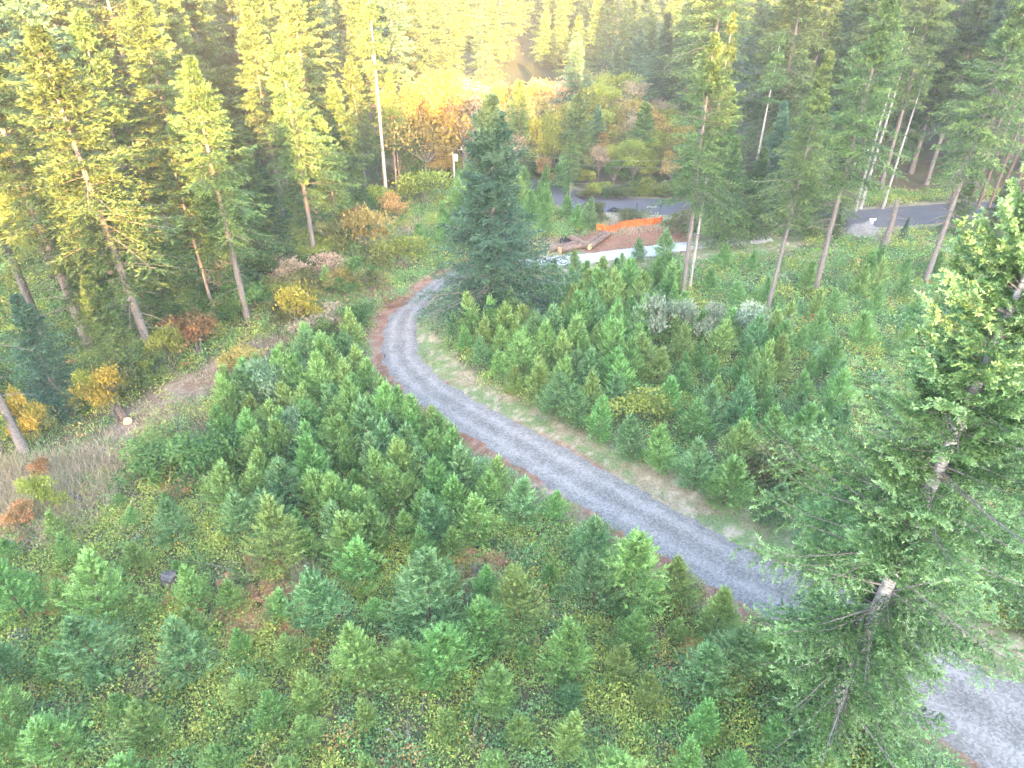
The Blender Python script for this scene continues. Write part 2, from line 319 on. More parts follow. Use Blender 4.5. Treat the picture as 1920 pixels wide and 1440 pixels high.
def bush_mesh(w, h, seed, mat, n=2200, leaf=.12, stems=7, blobs=9, z0=.12, bark='bark', lw=.6, hollow=.45, stem_r=.02, trunk=None, twiggy=0):
    """broadleaf shrub or small tree: leaves on several lobes carried by branching stems"""
    r = np.random.default_rng(seed)
    c = np.stack([r.normal(0, .24 * w, blobs), r.normal(0, .24 * w, blobs), h * (z0 + (1 - z0) * r.uniform(.25, .86, blobs))], -1)
    c[0] = (0, 0, h * .8)
    br = np.stack([w * r.uniform(.17, .30, blobs)] * 2 + [h * (1 - z0) * r.uniform(.12, .24, blobs)], -1)
    b = r.integers(0, blobs, n); d = unit(r.normal(size=(n, 3))); d[:, 2] = np.where(d[:, 2] < -.3, -d[:, 2], d[:, 2])
    P = c[b] + d * br[b] * (hollow + (1 - hollow) * r.uniform(0, 1, (n, 1)) ** .6) * (1 + .75 * (r.uniform(0, 1, (n, 1)) < .22) * r.uniform(0, 1, (n, 1))) * (.75 + .6 * vnoise(d[:, 0] * 2 + b, d[:, 1] * 2 + d[:, 2] * 2, .55, 5)[:, None])
    P += .05 * w * (vnoise(P[:, 0], P[:, 2], .25 * w, seed % 9)[:, None] - .5) * d
    P = P[P[:, 2] > .02]; n = len(P); b = b[:n]
    D = unit(r.normal(size=(n, 3)) + d[:n] * .6); ls = leaf * r.uniform(.6, 1.4, n)
    V, F = leaves(P, D, ls, ls * lw, r.normal(size=(n, 3)), .8)
    bt = r.uniform(.15, .75, blobs)
    ti = np.repeat((bt[b] + .3 * (vnoise(P[:, 0], P[:, 1] + P[:, 2], .12 * w + .1, 3) - .5) + r.normal(0, .13, n)).clip(0, 1), 4)
    q = np.linspace(0, 1, 5)
    parts = []
    base = np.zeros((blobs, 3)); base[:, :2] = r.normal(0, .03 * w, (blobs, 2))
    if trunk:
        fork = np.array([0, 0, h * trunk]); parts.append(tubes((fork * q[:, None])[None], (stem_r * (1 - .35 * q))[None], 8)); base = np.tile(fork * .95, (blobs, 1)); stem2 = stem_r * .55
    else: stem2 = stem_r
    pth = base[:, None] * (1 - q)[None, :, None] + c[:, None] * q[None, :, None]; pth[:, 1:-1] += r.normal(0, .03 * w, (blobs, 3, 3))
    parts.append(tubes(pth, stem2 * (1 - .75 * q)[None].repeat(blobs, 0), 5))
    nt_ = 6 * blobs + twiggy; s = r.integers(0, blobs, nt_); e = c[s] + unit(r.normal(size=(nt_, 3)) + [0, 0, .5]) * br[s] * r.uniform(.8, 1.15, (nt_, 1)); a = pth[s, 3]
    p2 = a[:, None] * (1 - q)[None, :, None] + e[:, None] * q[None, :, None]; p2[:, 1:-1] += r.normal(0, .02 * w, (nt_, 3, 3))
    parts.append(tubes(p2, stem2 * .35 * (1 - .7 * q)[None].repeat(nt_, 0), 3))
    TV, TF = merge(parts)
    return mesh_np('branches', TV, TF, M[bark], smooth=True), mesh_np('foliage', V, F, M[mat] if isinstance(mat, str) else mat, tint=ti)

def plant(name, pair, names, x, y, rz=None, sc=1.0, label=None, cat='tree', group=None, tilt=0, z=None):
    root = bpy.data.objects.new(name, None); COL.objects.link(root); root.empty_display_size = .3
    root.location = (x, y, (gz(x, y) if z is None else z) - .03); root.rotation_euler = (tilt, random.uniform(-.02, .02), random.uniform(0, 6.28) if rz is None else rz)
    root.scale = (sc, sc, sc) if np.isscalar(sc) else sc
    for nm, me in zip(names, pair): o = bpy.data.objects.new(nm, me); COL.objects.link(o); o.parent = root
    tag(root, label, cat, group); return root

# ------------------------------------------------------------------ ground sheet, drive, paved road
def cr(pts, n=10):
    P = [np.array(p, float) for p in pts]; P = [2 * P[0] - P[1]] + P + [2 * P[-1] - P[-2]]; out = []
    for i in range(1, len(P) - 2):
        for k in range(n):
            t = k / n
            out.append(0.5 * (2 * P[i] + (P[i + 1] - P[i - 1]) * t + (2 * P[i - 1] - 5 * P[i] + 4 * P[i + 1] - P[i + 2]) * t * t + (3 * P[i] - P[i - 1] - 3 * P[i + 1] + P[i + 2]) * t ** 3))
    out.append(P[-2]); return np.array(out)
DLe = cr([at(*a) for a, b in drv_px]); DRe = cr([at(*b) for a, b in drv_px]); DC = (DLe + DRe) / 2; DHW = np.linalg.norm(DLe - DRe, axis=1) / 2
def drive_info(x, y):                  # distance outside the gravel edge, and side (+1 = outer/left bank)
    sh = np.shape(x); x = np.ravel(np.asarray(x, float)); y = np.ravel(np.asarray(y, float))
    best = np.full(x.shape, 1e9); side = np.zeros(x.shape); fr = np.zeros(x.shape)
    for i in range(len(DC) - 1):
        a = DC[i]; d = DC[i + 1] - a; L = d @ d
        t = np.clip(((x - a[0]) * d[0] + (y - a[1]) * d[1]) / L, 0, 1); px = x - a[0] - t * d[0]; py = y - a[1] - t * d[1]
        q = np.hypot(px, py) - DHW[i]; m = q < best; best[m] = q[m]; side[m] = np.sign(d[0] * py - d[1] * px)[m]; fr[m] = i / len(DC)
    return best.reshape(sh), side.reshape(sh), fr.reshape(sh)
CLEAR = [at(1215, 455), at(1080, 455), at(1035, 470)]
def zones(x, y):
    """material masks of the ground at (x, y)"""
    dd, sd_, fr = drive_info(x, y)
    n1 = vnoise(x, y, 1.1, 4); n2 = vnoise(x, y, .45, 6); n3 = vnoise(x, y, 5, 8)
    vw = np.where(sd_ > 0, 1.5, 2.6) + (n1 - .5) * 1.4 + (n2 - .5) * .6 + (n3 - .5) * 1.6
    verge = 1 - sstep(vw - .4, vw + .4, dd)
    redw = np.where(sd_ > 0, 1.3, -.5) * (-.2 + 1.7 * n3) + (n2 - .5) * .7
    red = (1 - sstep(redw - .25, redw + .25, dd)) * (fr < .62)
    pd, ps = dist_to(PAVE, x, y)
    cx, cy = at(1195, 452); clear = 1 - sstep(.75, 1.1, np.hypot((x - cx) / 9.0, (y - cy) / 4.2) + (n1 - .5) * .3)
    cx, cy = at(1190, 412); dry = 1 - sstep(.7, 1.1, np.hypot((x - cx) / 6.5, (y - cy) / 5) + (n1 - .5) * .4)
    cx, cy = at(1060, 463); lg = 1 - sstep(.7, 1.1, np.hypot((x - cx) / 7, (y - cy) / 3.2) + (n1 - .5) * .4)
    td, _ = dist_to(TRACK, x, y); track = 1 - sstep(1.0, 2.3, td + (n1 - .5) * 1.2)
    rd, _ = dist_to(TRAIL, x, y); trail = (1 - sstep(.5, 1.4, rd + (n1 - .5)))
    pv = 1 - sstep(3.4, 4.6, pd + (n1 - .5))
    return dict(verge=verge, red=red, clear=clear, dry=dry, lg=lg, track=track, trail=trail, pv=pv, dd=dd, side=sd_, fr=fr, pd=pd)
def build_ground():
    def axis(lo, hi, f0, f1, step, grow=1.22):
        c = list(np.arange(f0, f1 + 1e-6, step)); s = step; v = f1
        while v < hi: s *= grow; v += s; c.append(v)
        s = step; v = f0
        while v > lo: s *= grow; v -= s; c.insert(0, v)
        return np.array(c)
    xs = axis(-650, 650, -48, 58, .34, 1.12); ys = axis(-330, 1200, 9, 100, .34, 1.10)
    X, Y = np.meshgrid(xs, ys); Z = ground_z(X, Y); zo = zones(X, Y)
    rut = np.where(zo['dd'] < 0, 0, 0); Z = Z + rut
    Z = Z + .10 * (vnoise(X, Y, .8, 12) - .5) * sstep(0.4, 2, zo['dd']) * sstep(4.2, 6, zo['pd'])
    n1 = vnoise(X, Y, 2.3, 21); n2 = vnoise(X, Y, .7, 22); n3 = vnoise(X, Y, .36, 23)
    def mixc(a, b, m): return a * (1 - m[..., None]) + b * m[..., None]
    c = mixc(np.array([.115, .12, .065]) * np.ones(X.shape + (3,)), np.array([.12, .10, .065]), sstep(.35, .75, n2 * .6 + n1 * .4))
    grass = mixc(np.array([.27, .215, .145]) * np.ones(X.shape + (3,)), np.array([.15, .20, .085]), sstep(.40, .62, n1 * .5 + n2 * .35 + n3 * .15 + .12 * (zo['dd'] < 1.1) * (zo['side'] < 0)))
    grass = mixc(grass, np.array([.36, .30, .22]), sstep(.62, .8, n3))
    soil = mixc(np.array([.20, .095, .062]) * np.ones(X.shape + (3,)), np.array([.27, .17, .125]), sstep(.3, .7, n3))
    straw = mixc(np.array([.30, .25, .18]) * np.ones(X.shape + (3,)), np.array([.19, .19, .11]), sstep(.4, .65, n2))
    brown = mixc(np.array([.19, .135, .10]) * np.ones(X.shape + (3,)), np.array([.28, .22, .17]), sstep(.4, .7, n3))
    c = mixc(c, straw, zo['dry']); c = mixc(c, straw, np.maximum(zo['trail'], .9 * zo['pv']))
    c = mixc(c, brown, np.maximum(zo['track'], zo['lg'] * .9)); c = mixc(c, grass, zo['verge']); c = mixc(c, soil, zo['red'])
    c = mixc(c, np.array([.21, .105, .07]) * (.85 + .3 * n3[..., None]), zo['clear'])
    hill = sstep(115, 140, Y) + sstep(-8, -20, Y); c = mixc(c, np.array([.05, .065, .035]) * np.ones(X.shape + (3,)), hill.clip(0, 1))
    ny, nx = X.shape; idx = np.arange(nx * ny).reshape(ny, nx)
    F = np.stack([idx[:-1, :-1], idx[:-1, 1:], idx[1:, 1:], idx[1:, :-1]], -1).reshape(-1, 4)
    m, t = new_mat('forest_floor'); L = t.links.new
    a = N(t, 'ShaderNodeAttribute', attribute_name='col'); tc = N(t, 'ShaderNodeTexCoord'); n = N(t, 'ShaderNodeTexNoise'); n.inputs['Scale'].default_value = 6; n.inputs['Detail'].default_value = 8; n.inputs['Roughness'].default_value = .8
    mr = N(t, 'ShaderNodeMapRange'); mr.inputs[1].default_value = .3; mr.inputs[2].default_value = .7; mr.inputs[3].default_value = .55; mr.inputs[4].default_value = 1.5
    mx = N(t, 'ShaderNodeVectorMath', operation='SCALE'); b = N(t, 'ShaderNodeBump'); b.inputs['Strength'].default_value = .7; b.inputs['Distance'].default_value = .08
    p = N(t, 'ShaderNodeBsdfPrincipled'); p.inputs['Roughness'].default_value = .95; p.inputs['Specular IOR Level'].default_value = .15; o = N(t, 'ShaderNodeOutputMaterial')
    L(tc.outputs['Object'], n.inputs[0]); L(n.outputs[0], mr.inputs[0]); L(a.outputs['Color'], mx.inputs[0]); L(mr.outputs[0], mx.inputs['Scale'])
    L(mx.outputs[0], p.inputs['Base Color']); L(n.outputs[0], b.inputs['Height']); L(b.outputs[0], p.inputs['Normal']); L(p.outputs[0], o.inputs[0])
    me = mesh_np('ground', np.stack([X, Y, Z], -1).reshape(-1, 3), F, m, col=c.reshape(-1, 3), smooth=True)
    global GX, GY, GZ_; GX, GY, GZ_ = xs, ys, Z
    tag(link('ground', me), 'forest floor of the clearing with grass verges and reddish soil', kind='structure')
build_ground()
def gzv(x, y):                         # height of the ground sheet itself
    x = np.asarray(x, float); y = np.asarray(y, float)
    i = np.clip(np.searchsorted(GX, x) - 1, 0, len(GX) - 2); j = np.clip(np.searchsorted(GY, y) - 1, 0, len(GY) - 2)
    fx = np.clip((x - GX[i]) / (GX[i + 1] - GX[i]), 0, 1); fy = np.clip((y - GY[j]) / (GY[j + 1] - GY[j]), 0, 1)
    return (GZ_[j, i] * (1 - fx) + GZ_[j, i + 1] * fx) * (1 - fy) + (GZ_[j + 1, i] * (1 - fx) + GZ_[j + 1, i + 1] * fx) * fy
def gz(x, y): return float(gzv(x, y))

def gravel_mat(name, dark, mid, light, scale, track=True):
    m, t = new_mat(name); L = t.links.new
    tc = N(t, 'ShaderNodeTexCoord'); v = N(t, 'ShaderNodeTexVoronoi'); v.inputs['Scale'].default_value = scale; n = N(t, 'ShaderNodeTexNoise'); n.inputs['Scale'].default_value = .9; n.inputs['Detail'].default_value = 8; n.inputs['Roughness'].default_value = .7
    n2 = N(t, 'ShaderNodeTexNoise'); n2.inputs['Scale'].default_value = scale * .9; n2.inputs['Detail'].default_value = 4
    sp = N(t, 'ShaderNodeSeparateColor'); L(v.outputs['Color'], sp.inputs[0])
    a = N(t, 'ShaderNodeAttribute', attribute_name='tint')
    s1 = N(t, 'ShaderNodeMath', operation='MULTIPLY_ADD'); s1.inputs[1].default_value = .42; s1.inputs[2].default_value = 0; L(sp.outputs[0], s1.inputs[0])
    s2 = N(t, 'ShaderNodeMath', operation='MULTIPLY_ADD'); s2.inputs[1].default_value = .35; L(n.outputs[0], s2.inputs[0]); L(s1.outputs[0], s2.inputs[2])
    s3 = N(t, 'ShaderNodeMath', operation='MULTIPLY_ADD'); s3.inputs[1].default_value = .55; L(a.outputs['Fac'], s3.inputs[0]); L(s2.outputs[0], s3.inputs[2])
    r = ramp(t, [(.15, dark), (.5, mid), (.9, light)]); L(s3.outputs[0], r.inputs[0])
    b = N(t, 'ShaderNodeBump'); b.inputs['Strength'].default_value = .8; b.inputs['Distance'].default_value = .03; L(n2.outputs[0], b.inputs['Height'])
    p = N(t, 'ShaderNodeBsdfPrincipled'); p.inputs['Roughness'].default_value = .9; p.inputs['Specular IOR Level'].default_value = .3; o = N(t, 'ShaderNodeOutputMaterial')
    L(tc.outputs['Object'], v.inputs[0]); L(tc.outputs['Object'], n.inputs[0]); L(tc.outputs['Object'], n2.inputs[0]); L(r.outputs[0], p.inputs['Base Color']); L(b.outputs[0], p.inputs['Normal']); L(p.outputs[0], o.inputs[0]); return m
def ribbon(name, Le, Re, mat, profile, lift, jag, cols=17, label=None, seed=0):
    n = len(Le); s = np.linspace(0, 1, cols); w_ = np.linalg.norm(Le - Re, axis=1)
    e = np.clip(np.abs(s - .5) * 2, 0, 1)
    P = Le[:, None] * (1 - s)[None, :, None] + Re[:, None] * s[None, :, None]
    ctr = (Le + Re)[:, None] / 2; out = (P - ctr) / np.maximum(w_[:, None, None] / 2, .01)
    jn = (vnoise(P[..., 0], P[..., 1], .5, seed + 3) - .5) * 2 + (vnoise(P[..., 0], P[..., 1], .2, seed + 4) - .5)
    P = P + out * (jag * jn * (e > .95))[..., None]
    Z = gzv(P[..., 0], P[..., 1]) + lift * (1 - .8 * e ** 6) + .03 * (1 - e ** 2)
    T = profile(s)[None, :] + .35 * (vnoise(P[..., 0], P[..., 1], .6, seed) - .5)
    idx = np.arange(n * cols).reshape(n, cols); F = np.stack([idx[:-1, :-1], idx[:-1, 1:], idx[1:, 1:], idx[1:, :-1]], -1).reshape(-1, 4)[:, ::-1]
    me = mesh_np(name, np.concatenate([P, Z[..., None]], -1).reshape(-1, 3), F, mat, tint=T.clip(0, 1).ravel(), smooth=True)
    tag(link(name, me), label, kind='structure')
fine = lambda A, n: np.stack([np.interp(np.linspace(0, len(A) - 1, n), np.arange(len(A)), A[:, i]) for i in (0, 1)], -1)
prof = lambda s: .40 + .30 * np.exp(-((s - .27) / .09) ** 2) + .30 * np.exp(-((s - .73) / .09) ** 2) - .16 * np.exp(-((s - .5) / .1) ** 2)
iw = int((len(DLe) - 1) * 12.3 / 19)
ribbon('gravel_drive', fine(DLe[:iw + 1], 330), fine(DRe[:iw + 1], 330), gravel_mat('grey_gravel', (.082, .075, .071), (.148, .135, .128), (.26, .24, .228), 11), prof, .03, .22, 19, 'grey gravel drive curving through the young firs')
ribbon('white_gravel_road', fine(DLe[iw:], 160), fine(DRe[iw:], 160), gravel_mat('fresh_pale_gravel', (.22, .225, .225), (.33, .335, .335), (.44, .445, .445), 9), lambda s: .5 + 0 * s, .034, .15, 11, 'stretch of fresh pale gravel beyond the tall fir')
d = np.gradient(PAVE, axis=0); nn = np.stack([-d[:, 1], d[:, 0]], -1) / np.linalg.norm(d, axis=1)[:, None]
ribbon('paved_road', PAVE + nn * 3.1, PAVE - nn * 3.1, gravel_mat('asphalt', (.055, .054, .062), (.085, .083, .095), (.12, .118, .13), 22), lambda s: .4 + .15 * np.abs(s - .5), .05, .05, 9, 'grey paved road crossing behind the clearing')

# ------------------------------------------------------------------ plant kinds
FN = ('trunk', 'crown'); SN = ('stem', 'crown'); BN = ('branches', 'foliage')
FIR = {k: fir_mesh(*v[0], **v[1]) for k, v in {
    'a': ((30, .34, 5.0, 1), dict(nb=200, T=18, K=14, leaf=.31, tr=.36, dead=22)),
    'b': ((27, .42, 4.2, 2), dict(nb=160, T=17, K=14, leaf=.30, tr=.30, dead=30, gap=.3)),
    'c': ((32, .28, 5.4, 3), dict(nb=210, T=18, K=14, leaf=.32, tr=.38, dead=20, crown='fir_blue')),
    'd': ((24, .14, 4.6, 4), dict(nb=200, T=17, K=14, leaf=.30, tr=.28, dead=8, droop=.4)),
    'e': ((26, .55, 3.2, 5), dict(nb=120, T=15, K=13, leaf=.29, tr=.22, dead=34, gap=.35)),
    'f': ((16, .05, 3.2, 6), dict(nb=230, T=16, K=8, leaf=.30, tr=.18, dead=0, gap=.1, crown='fir_blue')), 'g': ((15, .04, 3.6, 7), dict(nb=240, T=16, K=8, leaf=.30, tr=.18, dead=0, gap=.12)), 'h': ((11, .03, 3.0, 8), dict(nb=200, T=15, K=8, leaf=.26, tr=.13, dead=0, gap=.1))}.items()}
YOUNG = {'g': [sapling_mesh(3, r_, s_, 'young', B=b_, spiky=p_) for r_, s_, b_, p_ in ((1.15, 1, 6, 1), (1.0, 2, 7, .6), (1.3, 3, 5, 1.5), (.85, 4, 6, 1), (1.2, 9, 7, .8), (1.4, 10, 6, 1.2))],
         'b': [sapling_mesh(3, r_, s_, 'young_blue', B=b_, spiky=p_) for r_, s_, b_, p_ in ((1.1, 5, 6, 1), (.9, 6, 6, .5), (1.2, 7, 7, 1.2), (1.3, 8, 6, 1.6))]}
cnt = {}
def stand_fir(kind, u, v, vtop=None, h=None, label='', group=None, rz=None, name='fir_tree', wide=1.0):
    x, y = at(u, v); want = h if h else height_for(x, y, vtop)
    if kind == 'd' and want < 18: kind = 'g' if want > 12 else 'h'
    hh = {'a': 30, 'b': 27, 'c': 32, 'd': 24, 'e': 26, 'f': 16, 'g': 15, 'h': 11}[kind]; s = want / hh
    return plant(name, FIR[kind], FN, x, y, rz, (s * wide, s * wide, s), label, 'conifer', group)

# ------------------------------------------------------------------ ground cover nobody could count
def in_view(x, y, z=1.0, mrg=60):
    D = y * CC + (H - z) * CS; u = 960 + FPX * x / D; v = 720 - FPX * (-(H - z) * CC + y * CS) / D
    return (u > -mrg) & (u < 1920 + mrg) & (v > -mrg) & (v < 1440 + mrg + 40)
PAL = np.array([(.225, .265, .065), (.105, .200, .055), (.165, .205, .065), (.36, .18, .085), (.21, .17, .09), (.055, .115, .045), (.33, .27, .055), (.13, .23, .09)])
def forest_mask(u, v):                 # 1 where tall forest stands
    e = np.interp(u, [-400, 0, 50, 165, 300, 405, 465, 590, 725, 850, 900], [900, 880, 860, 760, 705, 610, 605, 495, 395, 350, 330])
    return v < e
def undergrowth():
    n = 66000; y = 8 + 82 * RS.uniform(0, 1, n) ** 1.3; x = RS.uniform(-68, 75, n); m = in_view(x, y); x, y = x[m], y[m]
    z = zones(x, y); n1 = vnoise(x, y, 4.5, 31); n2 = vnoise(x, y, 1.6, 32)
    p = .95 * (z['dd'] > np.where(z['side'] > 0, 1.35, 2.5) + (vnoise(x, y, 1.4, 61) - .5) * 2.0) * (1 - z['clear']) * (1 - .85 * z['lg']) * (1 - .9 * z['dry']) * (1 - .93 * z['track']) * (1 - .6 * z['trail']) * (z['pd'] > 4.4) * (.55 + .6 * sstep(.25, .5, n2))
    k = RS.uniform(0, 1, len(x)) < p; x, y, n1, n2 = x[k], y[k], n1[k], n2[k]; nc = len(x)
    u, v = pix(x, y, 0)
    leftness = sstep(1050, 500, u) * sstep(780, 950, v)
    w_ = np.stack([.35 + 1.6 * leftness + .5 * (n1 > .6), .9 + 0 * u, .5 + .3 * leftness, .05 + .30 * (n1 < .28) * leftness, (.14 + .30 * (n2 < .3)), .45 + 0 * u, .04 + .28 * leftness * (n1 > .5), .6 * (1 - leftness) + .2], -1)
    w_ = w_ / w_.sum(1, keepdims=True); pk = (vnoise(x, y, 1.3, 51) * .75 + .35 * RS.uniform(0, 1, nc) - .05)[:, None]; pk = sstep(.22, .80, pk); ci = (w_.cumsum(1) < pk).sum(1).clip(0, 7)
    cc = PAL[ci] * RS.uniform(.75, 1.2, (nc, 1))
    rad = RS.uniform(.4, 1.15, nc) * (1 + .25 * (v < 620)); hh = RS.uniform(.3, .95, nc) * (1 + .2 * (n1 > .6)); K = np.where(y < 34, 84, 42)
    idx = np.repeat(np.arange(nc), K); n = len(idx)
    d = unit(RS.normal(size=(n, 3))); d[:, 2] = np.abs(d[:, 2]); rr = RS.uniform(.2, 1.0, n) ** .6
    P = np.stack([x[idx] + d[:, 0] * rad[idx] * rr, y[idx] + d[:, 1] * rad[idx] * rr, gzv(x, y)[idx] + .04 + d[:, 2] * hh[idx] * rr], -1)
    ls = RS.uniform(.075, .165, n) * (1 + .5 * sstep(30, 55, y[idx])); V, F = leaves(P, unit(RS.normal(size=(n, 3)) + d * .7), ls, ls * RS.uniform(.35, .7, n), RS.normal(size=(n, 3)), .9)
    c = 1.6 * cc[idx] * RS.uniform(.72, 1.3, (n, 1)) * (.9 + .2 * RS.uniform(0, 1, (n, 3)))
    o = link('undergrowth', mesh_np('undergrowth', V, F, color_leaf_mat('undergrowth_leaves'), col=np.repeat(c, 4, 0))); tag(o, 'low green and yellowing bramble undergrowth between the trees', 'undergrowth', kind='stuff')
undergrowth()
def bracken():
    c_ = []
    for (u, v, ru, nf, col) in [(490, 1125, 2.6, 26, 0), (560, 1160, 1.5, 9, 0), (430, 1180, 1.4, 8, 0), (900, 1075, 1.8, 14, 0), (840, 1050, 1.2, 6, 1), (1310, 1225, 1.2, 8, 1), (640, 1200, 1.0, 5, 2), (20, 1000, 1.5, 10, 0), (90, 1120, 1.2, 6, 1),
                                (1420, 820, 1.6, 10, 0), (700, 545, 2.0, 12, 3), (730, 570, 1.5, 10, 3), (620, 600, 2.0, 10, 2), (430, 1075, 2.0, 14, 2), (1500, 560, 3, 18, 2), (1600, 540, 3, 14, 2), (330, 920, 1.5, 8, 0), (1100, 420, 3, 14, 2)]:
        x0, y0 = at(u, v)
        for _ in range(nf): c_.append((x0 + random.gauss(0, ru * .55), y0 + random.gauss(0, ru * .55), col))
    c_ = np.array(c_); nf = 7; B = np.repeat(c_, nf, 0); n = len(B); az = RS.uniform(0, 6.28, n); L_ = RS.uniform(.5, 1.0, n); K = 12
    t = np.linspace(.12, 1, K); dirh = np.stack([np.cos(az), np.sin(az), 0 * az], -1)
    P = np.concatenate([B[:, :2], gzv(B[:, 0], B[:, 1])[:, None] + .15], 1)[:, None] + dirh[:, None] * (L_[:, None] * t)[..., None] + np.array([0, 0, 1.]) * (L_[:, None] * (1.0 * t - .95 * t ** 2))[..., None]
    Sd = np.stack([-np.sin(az), np.cos(az), 0 * az], -1); parts = []
    for sg in (1, -1):
        D = (Sd[:, None] * sg + dirh[:, None] * .45 + RS.normal(0, .15, (n, K, 3))).reshape(-1, 3); ln = (L_[:, None] * (.34 * (1 - t) + .05)).ravel()
        parts.append(leaves(P.reshape(-1, 3), D, ln, ln * .34 + .015, np.tile([0, 0, 1.], (n * K, 1)) + RS.normal(0, .25, (n * K, 3))))
    V, F = merge(parts); pal = np.array([(.40, .21, .11), (.42, .27, .08), (.17, .20, .07), (.28, .17, .11)])
    c = pal[B[:, 2].astype(int)] * RS.uniform(.65, 1.3, (n, 1)); c = np.repeat(c, K * 4, 0); c = np.concatenate([c, c])
    tag(link('bracken', mesh_np('bracken', V, F, color_leaf_mat('bracken_fronds'), col=c)), 'patches of rust brown and olive bracken fern', 'fern', kind='stuff')
bracken()
def blades(name, x, y, h, wd, cols, label, cat, lean=.5, dark=.3):
    n = len(x); P = np.stack([x, y, gzv(x, y)], -1); D = unit(np.stack([RS.normal(0, lean, n), RS.normal(0, lean, n), np.ones(n)], -1))
    V, F = leaves(P, D, h, wd, RS.normal(size=(n, 3))); c = np.array(cols)[RS.integers(0, len(cols), n)] * RS.uniform(1 - dark, 1 + dark, (n, 1))
    tag(link(name, mesh_np(name, V, F, color_leaf_mat(name + '_blades', .35), col=np.repeat(c, 4, 0))), label, cat, kind='stuff')
def grasses():
    n = 260000; x = RS.uniform(-22, 30, n); y = RS.uniform(10, 75, n); dd, sd_, fr = drive_info(x, y); nz = vnoise(x, y, .9, 41)
    k = (dd > -.05 + .15 * nz) & (dd < np.where(sd_ > 0, 1.9, 3.1)) & (nz > .38) & in_view(x, y, 0) & ~((sd_ > 0) & (dd < .9) & (vnoise(x, y, 5, 8) > .4)); x, y = x[k], y[k]; n = len(x)
    blades('grass', x, y, RS.uniform(.08, .26, n), RS.uniform(.02, .045, n), [(.17, .24, .09), (.30, .27, .16), (.42, .35, .24), (.13, .20, .07)], 'short grass on the verges of the gravel drive', 'grass', .8)
    xs, ys, hs = [], [], []
    for (u, v, rx, ry, m, h) in [(40, 945, 4.2, 2.6, 12000, 1.25), (130, 890, 2.8, 1.6, 6000, 1.1), (-10, 905, 3, 2, 4500, 1.2), (100, 985, 1.5, 1.0, 700, .8), (715, 480, 1.2, 3.5, 1800, .8), (770, 430, 1.3, 4.0, 1500, .8), (590, 520, 3, 2, 2000, 1.0), (560, 560, 2.0, 1.5, 900, 1.0),
                             (330, 775, 4.5, 1.6, 2600, .4), (230, 835, 3.5, 1.4, 2400, .5), (430, 700, 3, 1.5, 1500, .45), (1190, 425, 5, 2, 2200, .5), (1020, 465, 2.5, 2, 900, .5), (1150, 437, 2.5, 1.2, 1200, .5), (575, 1080, .8, .6, 500, .9), (100, 1010, 1.2, .8, 500, .7), (880, 1090, 1.3, .8, 900, .5), (660, 500, 2.5, 2, 1500, .9), (560, 600, 3, 2, 1300, .8), (640, 560, 3, 3, 1800, .8), (670, 610, 2, 2.5, 1100, .6), (700, 520, 2.5, 3, 1600, .8), (500, 640, 2.5, 1.5, 700, .7)]:
        x0, y0 = at(u, v); xs.append(RS.normal(x0, rx * .6, m)); ys.append(RS.normal(y0, ry * .6, m)); hs.append(RS.uniform(.4, 1.1, m) * h)
    x, y, h = map(np.concatenate, (xs, ys, hs)); k = drive_info(x, y)[0] > .5; x, y, h = x[k], y[k], h[k]
    blades('dry_grass', x, y, h, .035, [(.44, .37, .26), (.38, .30, .22), (.28, .26, .15), (.50, .42, .31)], 'tall pale tan dry grass', 'grass', .75)
grasses()

# ------------------------------------------------------------------ young firs of the plantation
SAP = []
def sapling(u, v, hpx, k, label, group=None, wide=1.0, vi=None):
    hpx *= .93; x, y = at(u, v); hh = height_for(x, y, v - hpx); ms = YOUNG[k]; me = ms[(vi if vi is not None else random.randrange(99)) % len(ms)]
    s = hh / 3.0; w = s * wide * random.uniform(.92, 1.12); SAP.append((x, y, hh))
    return plant('young_fir', me, SN, x, y, None, (w * random.uniform(.9, 1.1), w, s), label, 'young fir', group, tilt=random.gauss(0, .045))
# the row along the far verge of the drive, from near to far
row = [(1530, 1045, 135, 'b', 'large blue-green young fir at the drive verge, beside the big fir'), (1442, 985, 80, 'b', 'squat blue-green young fir, second of the verge row from the big fir'),
       (1358, 950, 100, 'g', 'narrow bright green young fir standing forward in the verge row'), (1300, 918, 100, 'b', 'bushy blue-green young fir left of the narrow bright one in the verge row'),
       (1235, 880, 85, 'g', 'bright green young fir in the verge row where the drive runs straight'), (1178, 856, 82, 'b', 'dark blue-green rounded young fir in the verge row'),
       (1124, 822, 80, 'g', 'light green young fir in the verge row before the dark rounded one'), (1080, 796, 75, 'b', 'blue-green young fir in the middle of the verge row'),
       (1042, 778, 85, 'b', 'taller blue-green young fir in the middle of the verge row'), (1006, 755, 75, 'g', 'slim yellow-topped young fir in the verge row'),
       (966, 735, 55, 'g', 'small green young fir in the far half of the verge row'), (937, 712, 55, 'g', 'yellow-green little fir in the far half of the verge row'),
       (905, 690, 60, 'b', 'blue-green little fir near the bend in the verge row'), (872, 668, 55, 'g', 'green little fir in the verge row at the bend'), (850, 640, 55, 'b', 'dark little fir at the inside of the bend, under the tall fir')]
for u, v, h, k, l in row: sapling(u, v, h, k, l, 'young firs along the far verge of the drive')
